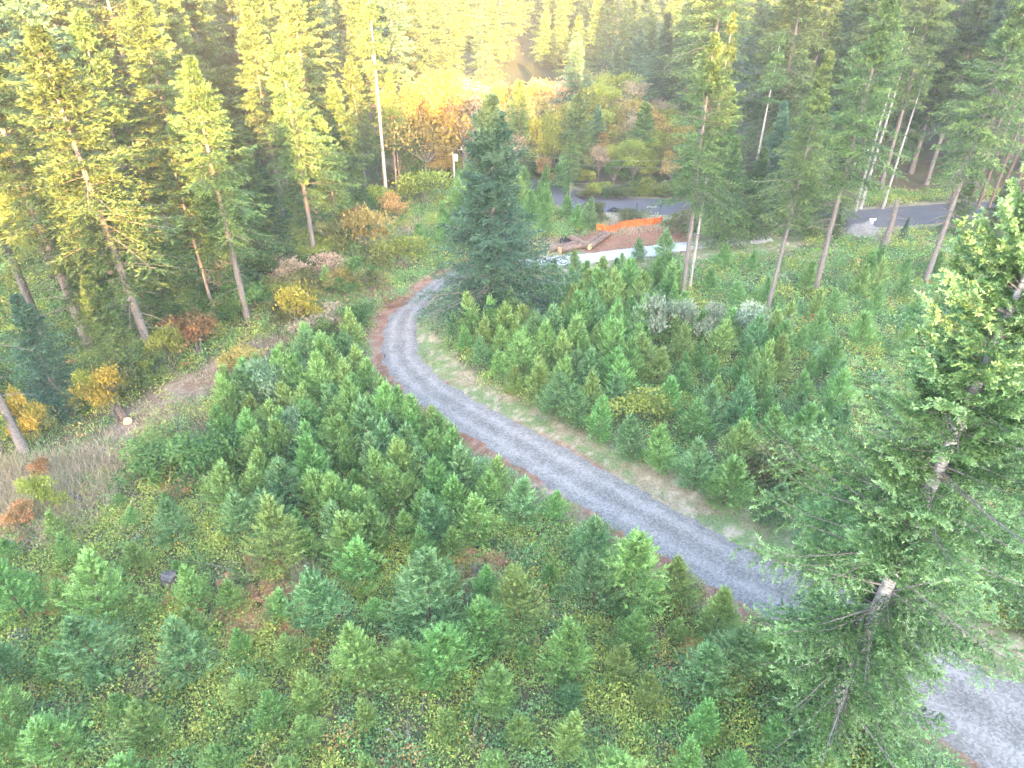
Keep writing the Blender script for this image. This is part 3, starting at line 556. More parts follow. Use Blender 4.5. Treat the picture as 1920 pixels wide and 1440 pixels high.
hand = [(45, 1160, 115, 'g', 'broad bright green young fir at the left edge of the clearing'), (197, 1155, 115, 'g', 'broad rounded green young fir left of the grey stump'), (372, 1135, 75, 'g', 'small green young fir just right of the grey stump'),
        (265, 1070, 60, 'g', 'low bright yellow-green fir up the slope from the grey stump'), (195, 1262, 105, 'b', 'spiky blue-green young fir below the broad green one on the left'), (365, 1270, 110, 'b', 'wide blue-green young fir below the rusty bracken patch'),
        (20, 1285, 85, 'b', 'blue-green young fir in the lower left corner'), (335, 1015, 80, 'b', 'grey-green young fir above the stump in the left clearing'), (452, 1010, 85, 'b', 'blue-green young fir above the rusty bracken patch'),
        (528, 1060, 125, 'g', 'tall light green young fir right above the rusty bracken'), (642, 1022, 85, 'b', 'pale blue young fir in the middle of the left clearing'), (603, 1180, 115, 'b', 'blue-green cone-shaped fir right of the rusty bracken'),
        (682, 1100, 90, 'g', 'green young fir between the blue cone-shaped fir and the small brown hollow'), (682, 1275, 105, 'g', 'bright green young fir low in the middle of the foreground'), (803, 1172, 135, 'b', 'tall slim blue-green fir beside the dry brown hollow'),
        (832, 1275, 110, 'g', 'spiky fir with a long bare leader in the foreground'), (903, 1222, 100, 'g', 'dark green young fir right of the tall slim blue one'), (962, 1180, 105, 'g', 'bright spiky-topped fir right of the dry brown hollow'),
        (1056, 1268, 105, 'g', 'rounded bright green fir at the foot of the foreground, centre right'), (1115, 1140, 105, 'b', 'light blue-green fir two rows in from the drive'), (1107, 1050, 85, 'b', 'dark blue-green fir nearest the drive edge, above a pale one'),
        (1176, 1130, 140, 'g', 'tall green fir close to the reddish drive bank'), (1180, 1222, 75, 'g', 'small green fir below the tall one by the drive bank'), (1256, 1125, 80, 'g', 'lone small fir standing on the reddish drive bank'),
        (1336, 1188, 85, 'g', 'green fir beside the lower end of the reddish drive bank'), (1370, 1262, 95, 'b', 'dark blue-green fir in the lower right by the drive'), (1434, 1262, 95, 'g', 'green fir nearest the lower end of the drive'),
        (1490, 1268, 35, 'g', 'tiny bright green seedling at the lower end of the drive'), (892, 1010, 80, 'g', 'green fir with a thin dark leader in the middle of the left stand'), (815, 1015, 100, 'b', 'pale blue fir in the middle of the left stand'),
        (978, 980, 85, 'b', 'blue-green fir at the drive bank by the first reddish patch'), (1040, 975, 60, 'g', 'small bright green fir at the drive bank between reddish patches'), (930, 915, 65, 'g', 'deep green round fir where the stand meets the drive bank'),
        (866, 925, 100, 'b', 'blue-green fir second from the drive bank'), (752, 960, 90, 'g', 'dark green fir behind the pale blue one in the left stand'), (600, 920, 110, 'g', 'tall green fir in the left part of the stand'),
        (490, 870, 80, 'g', 'green fir at the left rim of the stand, by the brambles'), (812, 820, 60, 'g', 'deep green fir at the drive edge opposite the verge row'), (845, 862, 75, 'g', 'bright green fir at the drive edge, one nearer than the deep green one'),
        (575, 800, 80, 'g', 'green fir at the far left rim of the stand'), (700, 850, 100, 'b', 'blue-grey fir in the thick of the left stand'), (645, 860, 90, 'g', 'light green fir in the thick of the left stand')]
for u, v, h, k, l in hand: sapling(u, v, h, k, l, 'young firs on the near side of the drive')
sapling(615, 545, 50, 'g', 'small dark fir among the pale grass left of the bend'); sapling(1195, 488, 45, 'b', 'small blue fir in front of the white gravel, right of the leaning pair'); sapling(1165, 500, 28, 'g', 'tiny fir in front of the white gravel')
sapling(1078, 505, 38, 'g', 'pointed green young fir in front of the log pile'); sapling(1245, 492, 65, 'b', 'pointed blue-green young fir in front of the white gravel road')
sapling(1105, 425, 55, 'b', 'dark young fir left of the orange barrier fence'); sapling(1080, 430, 50, 'g', 'green young fir behind the logs')
def inpoly(u, v, P):
    c = False; j = len(P) - 1
    for i in range(len(P)):
        if (P[i][1] > v) != (P[j][1] > v) and u < (P[j][0] - P[i][0]) * (v - P[i][1]) / (P[j][1] - P[i][1]) + P[i][0]: c = not c
        j = i
    return c
ZN = [  # polygon of base pixels, count, height range (px-free, metres), min gap, blue share, label, group
    ([(560, 700), (660, 650), (720, 720), (770, 770), (860, 840), (900, 900), (700, 900), (560, 860), (430, 800), (440, 740)], 48, (2.4, 4.0), 1.35, .4, 'close-set young fir at the far end of the near stand', 'close-set young firs left of the drive'),
    ([(430, 820), (700, 900), (900, 900), (960, 1000), (840, 1060), (600, 1060), (420, 960)], 34, (2.0, 3.6), 1.5, .5, 'young fir in the middle of the near stand', 'young firs in the middle of the near stand'),
    ([(60, 1010), (420, 850), (440, 1000), (700, 1080), (1060, 1050), (1300, 1200), (1400, 1270), (0, 1270), (0, 1060)], 24, (1.2, 2.2), 1.9, .3, 'small scattered fir in the open undergrowth of the foreground', 'small scattered firs of the foreground'),
    ([(-60, 1275), (1500, 1275), (1720, 1500), (-60, 1500)], 34, (1.8, 3.0), 1.6, .4, 'young fir at the very foot of the view', 'young firs nearest the viewer'),
    ([(860, 640), (1000, 560), (1180, 560), (1230, 640), (1180, 780), (1120, 800), (1000, 735), (900, 680)], 62, (2.6, 4.2), 1.35, .5, 'crowded young fir behind the verge row inside the bend', 'crowded young firs inside the bend'),
    ([(985, 590), (1000, 545), (1150, 535), (1275, 522), (1270, 590), (1100, 600)], 30, (2.4, 3.6), 1.5, .6, 'young fir screening the white gravel road', 'young firs in front of the white gravel road'),
    ([(1180, 620), (1500, 620), (1600, 700), (1580, 960), (1500, 960), (1300, 850), (1180, 790)], 44, (2.2, 3.8), 1.7, .5, 'young fir in brambles between the verge row and the tall trunks', 'young firs in the brambles right of the drive'),
    ([(1320, 490), (1900, 500), (1900, 640), (1600, 680), (1450, 610), (1320, 560)], 30, (1.8, 3.4), 2.2, .4, 'young fir among the tall bare trunks on the right', 'young firs among the bare trunks'),
    ([(880, 350), (1060, 350), (1090, 415), (1010, 455), (960, 480), (860, 470), (800, 480), (740, 500), (850, 400)], 34, (2.6, 4.4), 2.0, .4, 'young fir behind the tall fir, toward the far road', 'young firs behind the tall fir')]
pl = []; QUEUE = []; NHAND = len(SAP)
for poly, n, hr, gap, bl, lab, grp in ZN:
    u0 = min(p[0] for p in poly); u1 = max(p[0] for p in poly); v0 = min(p[1] for p in poly); v1 = max(p[1] for p in poly); got = 0; tries = 0
    ys = [at(960, v1)[1], at(960, v0)[1]]
    while got < n and tries < 6000:
        tries += 1; yy = random.uniform(*ys); xx = random.uniform(at(u0, v0)[0] if u0 < 960 else at(u0, v1)[0], at(u1, v0)[0]); q = pix(xx, yy, 0)
        if not inpoly(q[0], q[1], poly): continue
        if any((a - xx) ** 2 + (b - yy) ** 2 < gap * gap for a, b, c in SAP): continue
        dd, sd_, fr = drive_info(xx, yy)
        if dd < (1.9 if sd_ > 0 else 3.3) or dist_to(TRACK, xx, yy)[0] < 1.6: continue
        k = 'b' if vnoise(xx, yy, 3, 77) * .6 + random.random() * .4 < bl * .68 else 'g'; me = random.choice(YOUNG[k]); hh = random.uniform(*hr); s = hh / 3; wd = random.uniform(.85, 1.15) * s
        QUEUE.append((hh / depth(xx, yy, 1), me, xx, yy, wd, s, lab, grp)); SAP.append((xx, yy, hh)); got += 1
    pl.append(got)
QUEUE.sort(key=lambda q: -q[0])
for _, me, xx, yy, wd, s, lab, grp in QUEUE[:296 - NHAND]: plant('young_fir', me, SN, xx, yy, None, (wd * random.uniform(.85, 1.15), wd, s), lab, 'young fir', grp, tilt=random.gauss(0, .05))
REST = [(me[1], xx, yy, wd, s) for _, me, xx, yy, wd, s, lab, grp in QUEUE[296 - NHAND:]]
def merged(name, items, label, cat, keep=.35, grow=1.5, mat=None):
    Vs, ts = [], []
    for me, x, y, sx, sz in items:
        n = len(me.vertices); V = np.empty(n * 3, np.float32); me.vertices.foreach_get('co', V); V = V.reshape(-1, 4, 3); t = np.empty(n, np.float32); me.attributes['tint'].data.foreach_get('value', t); t = t.reshape(-1, 4)
        k = RS.uniform(0, 1, len(V)) < keep; V = V[k]; t = t[k]; c = V.mean(1, keepdims=True); V = c + (V - c) * grow; a = RS.uniform(0, 6.28); ca, sa = math.cos(a), math.sin(a)
        V = np.stack([(V[..., 0] * ca - V[..., 1] * sa) * sx + x, (V[..., 0] * sa + V[..., 1] * ca) * sx + y, V[..., 2] * sz + gz(x, y)], -1)
        Vs.append(V.reshape(-1, 3)); ts.append((t + RS.uniform(-.15, .15)).clip(0, 1).ravel())
    V = np.concatenate(Vs); tag(link(name, mesh_np(name, V, np.arange(len(V)).reshape(-1, 4), mat, tint=np.concatenate(ts))), label, cat, kind='stuff')
if REST: merged('young_fir_thicket', REST, 'dense thicket of small young firs filling the plantation gaps', 'young firs', .4, 1.4, M['young'])
print('SAPLINGS', NHAND, len(SAP), len(REST), pl)

# ------------------------------------------------------------------ tall conifers
g = 'tall firs at the left forest edge'
stand_fir('a', 465, 602, 100, label='tall fir with scarred grey trunk and sunlit top, beside the thin pale trunk', group=g, wide=1.2)
stand_fir('e', 405, 600, 250, label='thin pale-trunked fir with a low sunlit pointed top', group=g, wide=1.25)
stand_fir('a', 297, 702, 40, label='large sunlit fir whose bare grey trunk stands above the yellow shrub', group=g, rz=1.2, wide=1.3)
stand_fir('a', 170, 655, 10, label='broad fir with a pale sunlit upper trunk, near the left edge', group=g, rz=.4, wide=1.4)
stand_fir('b', 52, 858, -60, label='nearest fir at the left edge with a smooth leaning trunk', group=g)
stand_fir('d', -60, 770, 330, label='sunlit fir boughs reaching in at the left edge', group=g)
stand_fir('f', 118, 775, 555, label='shorter bluish fir at the left edge, foliage down to the ground', group=g, wide=1.3)
stand_fir('d', 240, 735, 520, label='low green fir behind the trunk above the yellow shrub', group=g)
stand_fir('d', 325, 640, 440, label='mid-height green fir behind the thin pale trunk', group=g)
stand_fir('d', 205, 640, 400, label='mid-height dark fir between the two big sunlit firs', group=g)
stand_fir('a', 592, 492, 60, label='large drooping dark fir with a sunlit crown, right of the scarred trunk', group=g, wide=1.15)
stand_fir('f', 520, 500, 300, label='smaller bluish fir under the left side of the drooping fir', group=g, wide=1.2)
stand_fir('d', 635, 455, 215, label='dark green fir close right of the drooping fir', group=g)
stand_fir('d', 660, 410, 150, label='dark full fir standing left of the bare pale trunk', group=g)
stand_fir('a', 690, 388, 100, label='tall fir with sunlit top just behind the bare pale trunk', group=g)
stand_fir('f', 610, 440, 260, label='short full fir in the row behind the drooping fir', group=g)
stand_fir('b', 745, 362, 130, label='thin-trunked fir, left one of the pair right of the bare trunk', group=g)
stand_fir('b', 752, 358, 150, label='thin-trunked fir, right one of the pair right of the bare trunk', group=g)
stand_fir('d', 780, 350, 200, label='green fir at the right end of the left forest edge', group=g)
stand_fir('d', 420, 560, 215, label='full green fir filling behind the scarred grey trunk', group=g)
stand_fir('d', 500, 520, 250, label='full green fir in shade left of the drooping fir', group=g)
FIR['bare'] = fir_mesh(34, .66, 2.6, 31, nb=90, T=13, leaf=.36, tr=.34, dead=46, gap=.3, bark='bark_pale')
FIR['pole'] = fir_mesh(30, .72, 2.4, 32, nb=70, T=12, leaf=.40, tr=.20, dead=90, gap=.3, bark='bark_red', bend=.1)
def stand2(kind, hh, u, v, vtop, label, group, rz=None, sc=1.0):
    x, y = at(u, v); s = height_for(x, y, vtop) / hh; return plant('fir_tree', FIR[kind], FN, x, y, rz, (s * sc, s * sc, s), label, 'conifer', group)
stand2('bare', 34, 727, 392, -40, 'very tall fir with a long bare pale trunk at the trail end', g)
g = 'tall firs standing among the young trees on the right'
FIR['r'] = fir_mesh(32, .42, 5.4, 33, nb=200, T=18, K=14, leaf=.30, tr=.36, dead=60, gap=.25, droop=.22)
stand2('r', 32, 1278, 562, 60, 'tall fir with a long grey trunk and dead branches, nearest right of the drive bend', g, .3)
stand2('bare', 34, 1292, 545, 20, 'slender trunk standing tight behind the long grey trunk with dead branches', g, .9, .7)
stand2('r', 32, 1438, 585, 90, 'tall fir with pale drooping crown, its trunk rising from the silvery saplings', g, 2.0, .85)
stand2('r', 32, 1528, 545, -20, 'tall thick-trunked fir left of the dead snag', g, 4.0)
stand2('r', 32, 1733, 532, -60, 'tall fir with a fringe of bare dead branches, nearest the near big fir', g, 5.1)
stand2('bare', 34, 1400, 410, 60, 'thin bare-trunked fir behind the pale drooping crown', g)
for u, v, t, k, l in [(1345, 462, 255, 'd', 'full dark fir behind the dead branches of the nearest tall fir'), (1400, 450, 280, 'd', 'dark fir above the heap of pale rocks'), (1475, 440, 215, 'd', 'dark full fir between two tall trunks, in front of the paved road'),
                      (1555, 425, 200, 'd', 'dark fir left of the grey gravel heap'), (1330, 420, 160, 'd', 'dark fir behind the tallest dead branches, by the paved road'), (1430, 415, 190, 'f', 'bluish fir at the roadside on the right'), (1505, 448, 330, 'd', 'low full fir hiding the road between two tall trunks'), (1785, 448, 330, 'd', 'low full fir beneath the fringe of dead branches'),
                      (1850, 455, 335, 'd', 'low full fir at the right, behind the top of the big near fir'), (1560, 455, 395, 'd', 'small full fir at the left foot of the gravel heap'), (1690, 452, 405, 'f', 'small bluish fir right of the dead snag')]:
    stand_fir(k, u, v, t, label=l, group='full firs near the paved road')
g = 'tall firs beyond the paved road'
for u, v, t, l in [(1603, 396, 60, 'reddish trunk of a fir beyond the white sign, front one of two'), (1613, 391, 20, 'grey trunk of a fir close behind the reddish trunk'), (1655, 392, 90, 'dark-trunked fir right of the two by the white sign')]:
    stand2('bare', 34, u, v, t, l, g)
for i, (u, v) in enumerate([(1795, 402), (1812, 398), (1832, 390), (1848, 405), (1865, 392), (1885, 400), (1905, 388), (1925, 402), (1945, 396), (1778, 388), (1840, 372), (1875, 370), (1900, 366), (1935, 370), (1965, 385), (1990, 400)]):
    stand2('pole', 30, u, v, -60 - 10 * (i % 4), 'straight bare reddish trunk in the dark stand at the right edge', 'bare straight trunks of the dark stand at the right edge')
# the full fir inside the bend
cx, cy = at(928, 598); hc = height_for(cx, cy, 178)
def low_c(rel): return np.where(rel < .08, .85 + 2 * rel, 1.01 * ((1 - rel) / .92) ** .92) 
plant('fir_tree', fir_mesh(hc, .07, 6.3, 51, nb=430, T=24, K=14, leaf=.26, droop=.26, rise=.35, tr=.30, gap=.12, dead=0, low=low_c, crown='fir_blue', lw=.30, bend=.15), FN, cx, cy, 0, 1, 'full dark fir with boughs to the ground, standing inside the bend of the drive', 'conifer')
# the big fir close on the right
x, y = at(1640, 1150, 7.0)
def low_n(rel): return np.where(rel < .2, 1.18 - .9 * rel, np.where(rel < .5, 1.0, ((1 - rel) / .5) ** 1.0))
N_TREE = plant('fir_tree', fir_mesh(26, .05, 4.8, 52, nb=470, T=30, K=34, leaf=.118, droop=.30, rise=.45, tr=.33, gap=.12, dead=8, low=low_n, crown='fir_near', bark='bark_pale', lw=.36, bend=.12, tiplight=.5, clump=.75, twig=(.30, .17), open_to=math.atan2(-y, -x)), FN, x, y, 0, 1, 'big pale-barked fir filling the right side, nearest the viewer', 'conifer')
x, y = at(2000, 1205); plant('fir_tree', FIR['g'], FN, x, y, 1, (.85, .85, .66), 'lower full green fir at the right edge, half behind the big pale-barked fir', 'conifer')
# snag
def snag():
    x, y = at(1640, 503); h = height_for(x, y, 375); z = np.linspace(0, h, 12); P = np.stack([.25 * np.sin(z * .4), .1 * np.cos(z * .6), z], -1)
    parts = [tubes(P[None], (.40 * (1 - .55 * z / h))[None] * (1 + .06 * np.sin(z * 5)), 10)]; nb = 26; zb = np.random.default_rng(3).uniform(.35, 1, nb) * h; az = np.arange(nb) * 2.4; q = np.linspace(0, 1, 4); L_ = 1.0 + 1.8 * (np.arange(nb) % 5) / 5
    b = np.stack([np.interp(zb, z, P[:, 0]), np.interp(zb, z, P[:, 1]), zb], -1); dr = np.stack([np.cos(az), np.sin(az), .25 + 0 * az], -1)
    pb = b[:, None] + dr[:, None] * (L_[:, None] * q)[..., None] - np.array([0, 0, 1.]) * (L_[:, None] * .4 * q ** 2)[..., None]
    root = bpy.data.objects.new('dead_tree', None); COL.objects.link(root); root.location = (x, y, gz(x, y))
    V, F = merge(parts); link('trunk', mesh_np('trunk', V, F, M['bark'], smooth=True), root)
    V, F = tubes(pb, np.tile(.045 * (1 - .8 * q), (nb, 1)), 4); link('branches', mesh_np('branches', V, F, M['bark'], smooth=True), root)
    tag(root, 'dead snag with a broken top, between two tall trunks on the right', 'dead tree')
snag()
# background stands
TALL = [(o.location.x, o.location.y) for o in bpy.data.objects if o.parent is None and o.name.startswith('fir_tree')]
def bg_stand(n, test, xr, yr, gap, hr, kinds, label, group, merge_name=None):
    got = 0; tries = 0; items = []
    while got < n and tries < 8000:
        tries += 1; x = random.uniform(*xr); y = random.uniform(*yr)
        if not test(x, y) or any((a - x) ** 2 + (b - y) ** 2 < gap * gap for a, b in TALL) or dist_to(PAVE, x, y)[0] < 5.5: continue
        k = random.choice(kinds); hh = {'a': 30, 'b': 27, 'c': 32, 'd': 24, 'e': 26, 'f': 16}[k]; s = random.uniform(*hr) / hh; wd = s * random.uniform(.9, 1.25)
        if merge_name: items.append((FIR[k][1], x, y, wd, s))
        else: plant('fir_tree', FIR[k], FN, x, y, None, (wd, wd, s), label, 'conifer', group)
        TALL.append((x, y)); got += 1
    if merge_name: merged(merge_name, items, label, 'forest', .3, 1.9, M['fir'])
    print(group or merge_name, got)
def left_t(x, y):
    u, v = pix(x, y, 0); return u < 800 and -150 < u and forest_mask(u, v + 28)
bg_stand(62, left_t, (-70, -12), (40, 128), 4.6, (22, 31), 'abcdda', 'background fir in the shaded left forest, behind the trees at its edge', 'background firs of the left forest')
def right_t(x, y):
    u, v = pix(x, y, 0); return 1290 < u < 2080 and v < 398 and not (1300 < u < 1290 + (398 - v) * 1.2)
bg_stand(58, right_t, (22, 95), (80, 135), 4.6, (24, 33), 'abcdda', 'background fir in the right forest, beyond the paved road', 'background firs of the right forest')
bg_stand(9, lambda x, y: 820 < pix(x, y, 0)[0] < 1300, (-15, 45), (112, 150), 5.5, (12, 20), 'ddfc', 'dark fir among the far broadleaf trees', 'firs among the far broadleaf trees')
bg_stand(520, lambda x, y: abs(x) < .8 * y, (-230, 230), (142, 300), 4.5, (14, 23), 'acddf', 'distant dark forest on the rising ground', None, 'distant_forest')
bg_stand(230, lambda x, y: True, (-90, 110), (-150, -108), 3.4, (7, 11), 'dff', 'unseen forest added on the ridge behind the viewer to cast shade', None, 'shade_ridge_forest')  # unseen trees added as shadow casters, closing gaps and roughening the shadow edge
for u, v, t, k, l in [(1068, 392, 243, 'b', 'lone small fir with a bare double-looking stem, left of the paved road'), (1082, 335, 175, 'd', 'far fir with sunlit tip behind the lone small one'), (1190, 338, 192, 'd', 'far pointed fir rising above the yellow-green tree'),
                      (975, 330, 150, 'd', 'sunlit far fir right of the tall fir'), (1112, 318, 195, 'f', 'dark narrow far fir right of the sunlit-tipped one')]:
    stand_fir(k, u, v, t, label=l, group='lone firs beyond the clearing', wide=1.1)

# ------------------------------------------------------------------ shrubs and broadleaf trees
LM = {'yellow': leaf_mat('yellow_leaves', (.15, .16, .04), (.46, .34, .05), (.62, .48, .10), .4), 'orange': leaf_mat('orange_leaves', (.15, .14, .05), (.38, .22, .085), (.52, .33, .16), .4),
      'olive': leaf_mat('olive_leaves', (.075, .095, .035), (.16, .18, .065), (.27, .28, .11), .35, hue=.025), 'green': leaf_mat('bright_green_leaves', (.045, .105, .03), (.10, .19, .05), (.18, .28, .085), .35, hue=.02),
      'lime': leaf_mat('yellow_green_leaves', (.12, .16, .03), (.24, .29, .055), (.36, .40, .10), .4), 'silver': leaf_mat('silvery_leaves', (.09, .15, .09), (.23, .30, .20), (.46, .50, .38), .3), 'willow': leaf_mat('willow_leaves', (.06, .12, .06), (.14, .23, .12), (.27, .36, .22), .35),
      'pink': leaf_mat('faded_pinkish_leaves', (.15, .15, .09), (.34, .26, .18), (.48, .38, .29), .35), 'gold': leaf_mat('golden_leaves', (.22, .17, .05), (.38, .30, .10), (.52, .43, .18), .4)}
BU = {}
def bush(color, tree=False, v=0):
    k = (color, tree, v)
    if k not in BU:
        sd_ = sum(map(ord, color)) + v * 31 + tree * 7
        BU[k] = bush_mesh(5.5, 9.5, sd_, LM[color], n=5200, leaf=.30, blobs=15, z0=.22, hollow=.35, stem_r=.16, trunk=.26, lw=.6) if tree else bush_mesh(2.6, 2.0, sd_, LM[color], n=2300, leaf=.15, blobs=10, hollow=.3, stem_r=.025, twiggy=30)
    return BU[k]
def shrub(u, v, wpx, hpx, color, label, group=None, name='shrub', cat='shrub', vr=0):
    x, y = at(u, v); h = height_for(x, y, v - hpx); D = depth(x, y, h / 2); w = wpx / FPX * D
    return plant(name, bush(color, False, vr), BN, x, y, None, (w / 2.3, w / 2.3, h / 1.95), label, cat, group)
for a in [(378, 668, 90, 62, 'orange', 'wide orange-leaved shrub at the foot of the left forest'), (222, 785, 62, 85, 'yellow', 'golden yellow shrub beside the bare grey trunk, near the cut log'), (183, 770, 50, 62, 'lime', 'yellow-green shrub touching the left side of the golden one'),
          (205, 742, 34, 50, 'orange', 'orange-tipped shrub right behind the golden one'), (70, 835, 55, 90, 'yellow', 'yellow shrub right of the nearest leaning trunk'), (78, 815, 26, 50, 'orange', 'small orange shoot above the yellow shrub at the left edge'), (5, 860, 70, 110, 'lime', 'yellow-green shrub at the left edge under the fir'),
          (560, 615, 75, 72, 'yellow', 'bright yellow shrub on the slope left of the bend'), (605, 632, 75, 42, 'pink', 'peach-coloured thin shrub right of the bright yellow one'), (540, 575, 40, 40, 'lime', 'yellow-green shrub just behind the bright yellow one'),
          (690, 478, 75, 85, 'gold', 'hazy golden bush below the trail at the forest edge'), (655, 455, 50, 62, 'orange', 'faded orange bush left of the hazy golden bush'), (742, 415, 48, 50, 'orange', 'rusty orange bush at the foot of the very tall bare trunk'),
          (635, 480, 55, 60, 'olive', 'olive bush at the foot of the drooping fir'), (800, 388, 70, 62, 'lime', 'rounded yellow-green bush at the far end of the trail'), (455, 712, 70, 55, 'gold', 'sparse peach and yellow sapling above the near stand'),
          (322, 700, 50, 75, 'lime', 'yellow-green shrub right of the bare grey trunk'), (40, 1005, 55, 40, 'orange', 'low red and orange shrub in the pale grass at the left edge'), (95, 965, 48, 62, 'lime', 'yellow-green shrub in the tall pale grass'),
          (95, 905, 28, 40, 'orange', 'thin orange shoot standing in the tall pale grass'), (545, 530, 60, 45, 'pink', 'pinkish faded bush under the forest edge'), (600, 520, 60, 40, 'pink', 'pale faded bush beside the small dark fir'),
          (755, 505, 70, 55, 'lime', 'yellow-green bush where the trail leaves the drive'), (1220, 645, 70, 85, 'silver', 'tallest silvery sapling clump, leftmost of the silvery row'), (1277, 640, 55, 68, 'silver', 'silvery sapling second from left in the silvery row'),
          (1330, 640, 48, 68, 'silver', 'slim silvery sapling third from left in the silvery row'), (1400, 635, 75, 60, 'silver', 'broad silvery sapling by the trunk, rightmost of the silvery row'), (520, 760, 80, 75, 'willow', 'silver-green willow shrub at the top of the near stand'),
          (555, 850, 60, 70, 'willow', 'silver-green shrub among the firs of the near stand'), (395, 905, 110, 70, 'green', 'light green bramble mound in the left clearing'), (300, 892, 120, 42, 'green', 'yellowish bramble mound below the brown track'),
          (1445, 925, 110, 62, 'olive', 'reddish olive bramble mound behind the verge row near the big fir'), (1405, 905, 70, 48, 'olive', 'smaller olive bramble mound behind the narrow bright fir'), (1190, 790, 90, 48, 'lime', 'yellowish bramble mound behind the verge row'),
          (1030, 352, 20, 24, 'orange', 'tiny orange bush left of the lone small fir'), (1100, 352, 24, 30, 'lime', 'tiny bright yellow-green bush right of the lone small fir'), (1410, 398, 40, 26, 'orange', 'orange bush beside the paved road on the right'),
          (1180, 452 - 40, 60, 20, 'olive', 'olive weeds behind the orange barrier fence'), (1265, 440, 60, 42, 'olive', 'olive bush at the right end of the orange barrier fence'), (1120, 418, 44, 34, 'olive', 'soft green bush between the dark young fir and the paved road')]: shrub(*a)
for i in range(34):
    t = i / 33; u = random.uniform(470, 720); v = random.uniform(500, 690)
    if forest_mask(u, v) or v > 700: continue
    dd, sd_, fr = drive_info(*at(u, v))
    if dd < 1.8: continue
    shrub(u, v, random.uniform(35, 65), random.uniform(25, 45), random.choice(['olive', 'green', 'olive', 'gold']), 'rounded dull green bush on the slope left of the bend', 'dull bushes on the slope left of the bend', vr=i % 2)
for i in range(30):
    u = random.uniform(60, 780); v = float(np.interp(u, [0, 50, 165, 300, 405, 465, 590, 725, 850], [880, 870, 770, 715, 620, 615, 505, 405, 360])) + random.uniform(-22, 8)
    shrub(u, v, random.uniform(30, 70), random.uniform(25, 55), random.choice(['olive', 'green', 'green', 'lime']), 'green bush in the shade along the foot of the left forest', 'bushes along the foot of the left forest', vr=i % 2)
for i in range(22):
    shrub(1095 + i * 15 + random.uniform(-5, 5), random.uniform(362, 373), random.uniform(28, 46), random.uniform(16, 30), random.choice(['olive', 'lime', 'olive', 'green']), 'olive bush in the hedge line behind the paved road', 'bushes behind the paved road', vr=i % 2)
def tree_b(u, v, vtop, color, label, group=None, wide=1.0, vr=0):
    x, y = at(u, v); s = height_for(x, y, vtop) / 9.3; return plant('broadleaf_tree', bush(color, True, vr), BN, x, y, None, (s * wide, s * wide, s), label, 'broadleaf tree', group)
for a in [(1185, 352, 262, 'lime', 'bright yellow-green tree in front of the far pointed fir'), (1215, 350, 300, 'lime', 'low yellow-green tree right of the bright one'), (1255, 350, 285, 'gold', 'golden green tree at the right end of the far clearing'), (1150, 352, 300, 'green', 'green tree left of the bright yellow-green tree'),
          (800, 350, 160, 'gold', 'glowing golden tree left of the power pole'), (870, 345, 170, 'pink', 'pale pinkish sunlit tree right of the power pole'), (835, 340, 130, 'yellow', 'glowing yellow tree straight behind the power pole')]: tree_b(*a)
k = 0
for row_, (v, ht) in enumerate([(345, 62), (335, 75), (322, 85), (308, 90), (295, 95), (281, 95), (266, 92), (250, 88), (234, 80)]):
    for u in range(770 + 6 * row_, 1330, 48):
        c = random.choice(['gold', 'olive', 'yellow', 'gold', 'pink', 'lime'] if u < 1010 else ['olive', 'lime', 'lime', 'gold', 'pink', 'willow']); uu = u + random.uniform(-14, 14)
        if 1090 < uu < 1290 and row_ == 0: continue
        tree_b(uu, v + random.uniform(-4, 4), v - ht * random.uniform(.75, 1.25), c, 'golden tree in the sunlit far stand, left half' if uu < 1010 else 'hazy green tree in the far stand beyond the paved road', 'golden trees of the far stand' if uu < 1010 else 'hazy green trees of the far stand', random.uniform(.9, 1.3), k % 3); k += 1

# ------------------------------------------------------------------ built and felled things
def box(cx, cy, cz, sx, sy, sz, rz=0.0, bev=0.0):
    V = np.array([(a, b, c) for a in (-.5, .5) for b in (-.5, .5) for c in (-.5, .5)]) * [sx, sy, sz]; ca, sa = math.cos(rz), math.sin(rz)
    V = np.stack([V[:, 0] * ca - V[:, 1] * sa + cx, V[:, 0] * sa + V[:, 1] * ca + cy, V[:, 2] + cz], -1)
    return V, np.array([(0, 1, 3, 2), (4, 6, 7, 5), (0, 4, 5, 1), (2, 3, 7, 6), (0, 2, 6, 4), (1, 5, 7, 3)])
def disc(c, ax, r, n=14, seed=0, wob=.06):  # a cut end: fan of quads around a centre
    ax = unit(np.array(ax, float)); a = unit(np.cross(ax, [0, 0, 1.] if abs(ax[2]) < .9 else [1., 0, 0])); b = np.cross(ax, a); th = np.arange(n) * 2 * PI / n
    rim = np.array(c) + r * (np.cos(th)[:, None] * a + np.sin(th)[:, None] * b) * (1 + wob * np.sin(th * 3 + seed))[:, None]; mid = np.array(c) + .5 * (rim - np.array(c)); V = np.concatenate([[c], mid, rim])
    F = [(1 + i, 1 + (i + 1) % n, 1 + n + (i + 1) % n, 1 + n + i) for i in range(n)] + [(0, 1 + (i + 2) % n, 1 + (i + 1) % n, 1 + i) for i in range(0, n, 2)]
    return V, np.array(F)
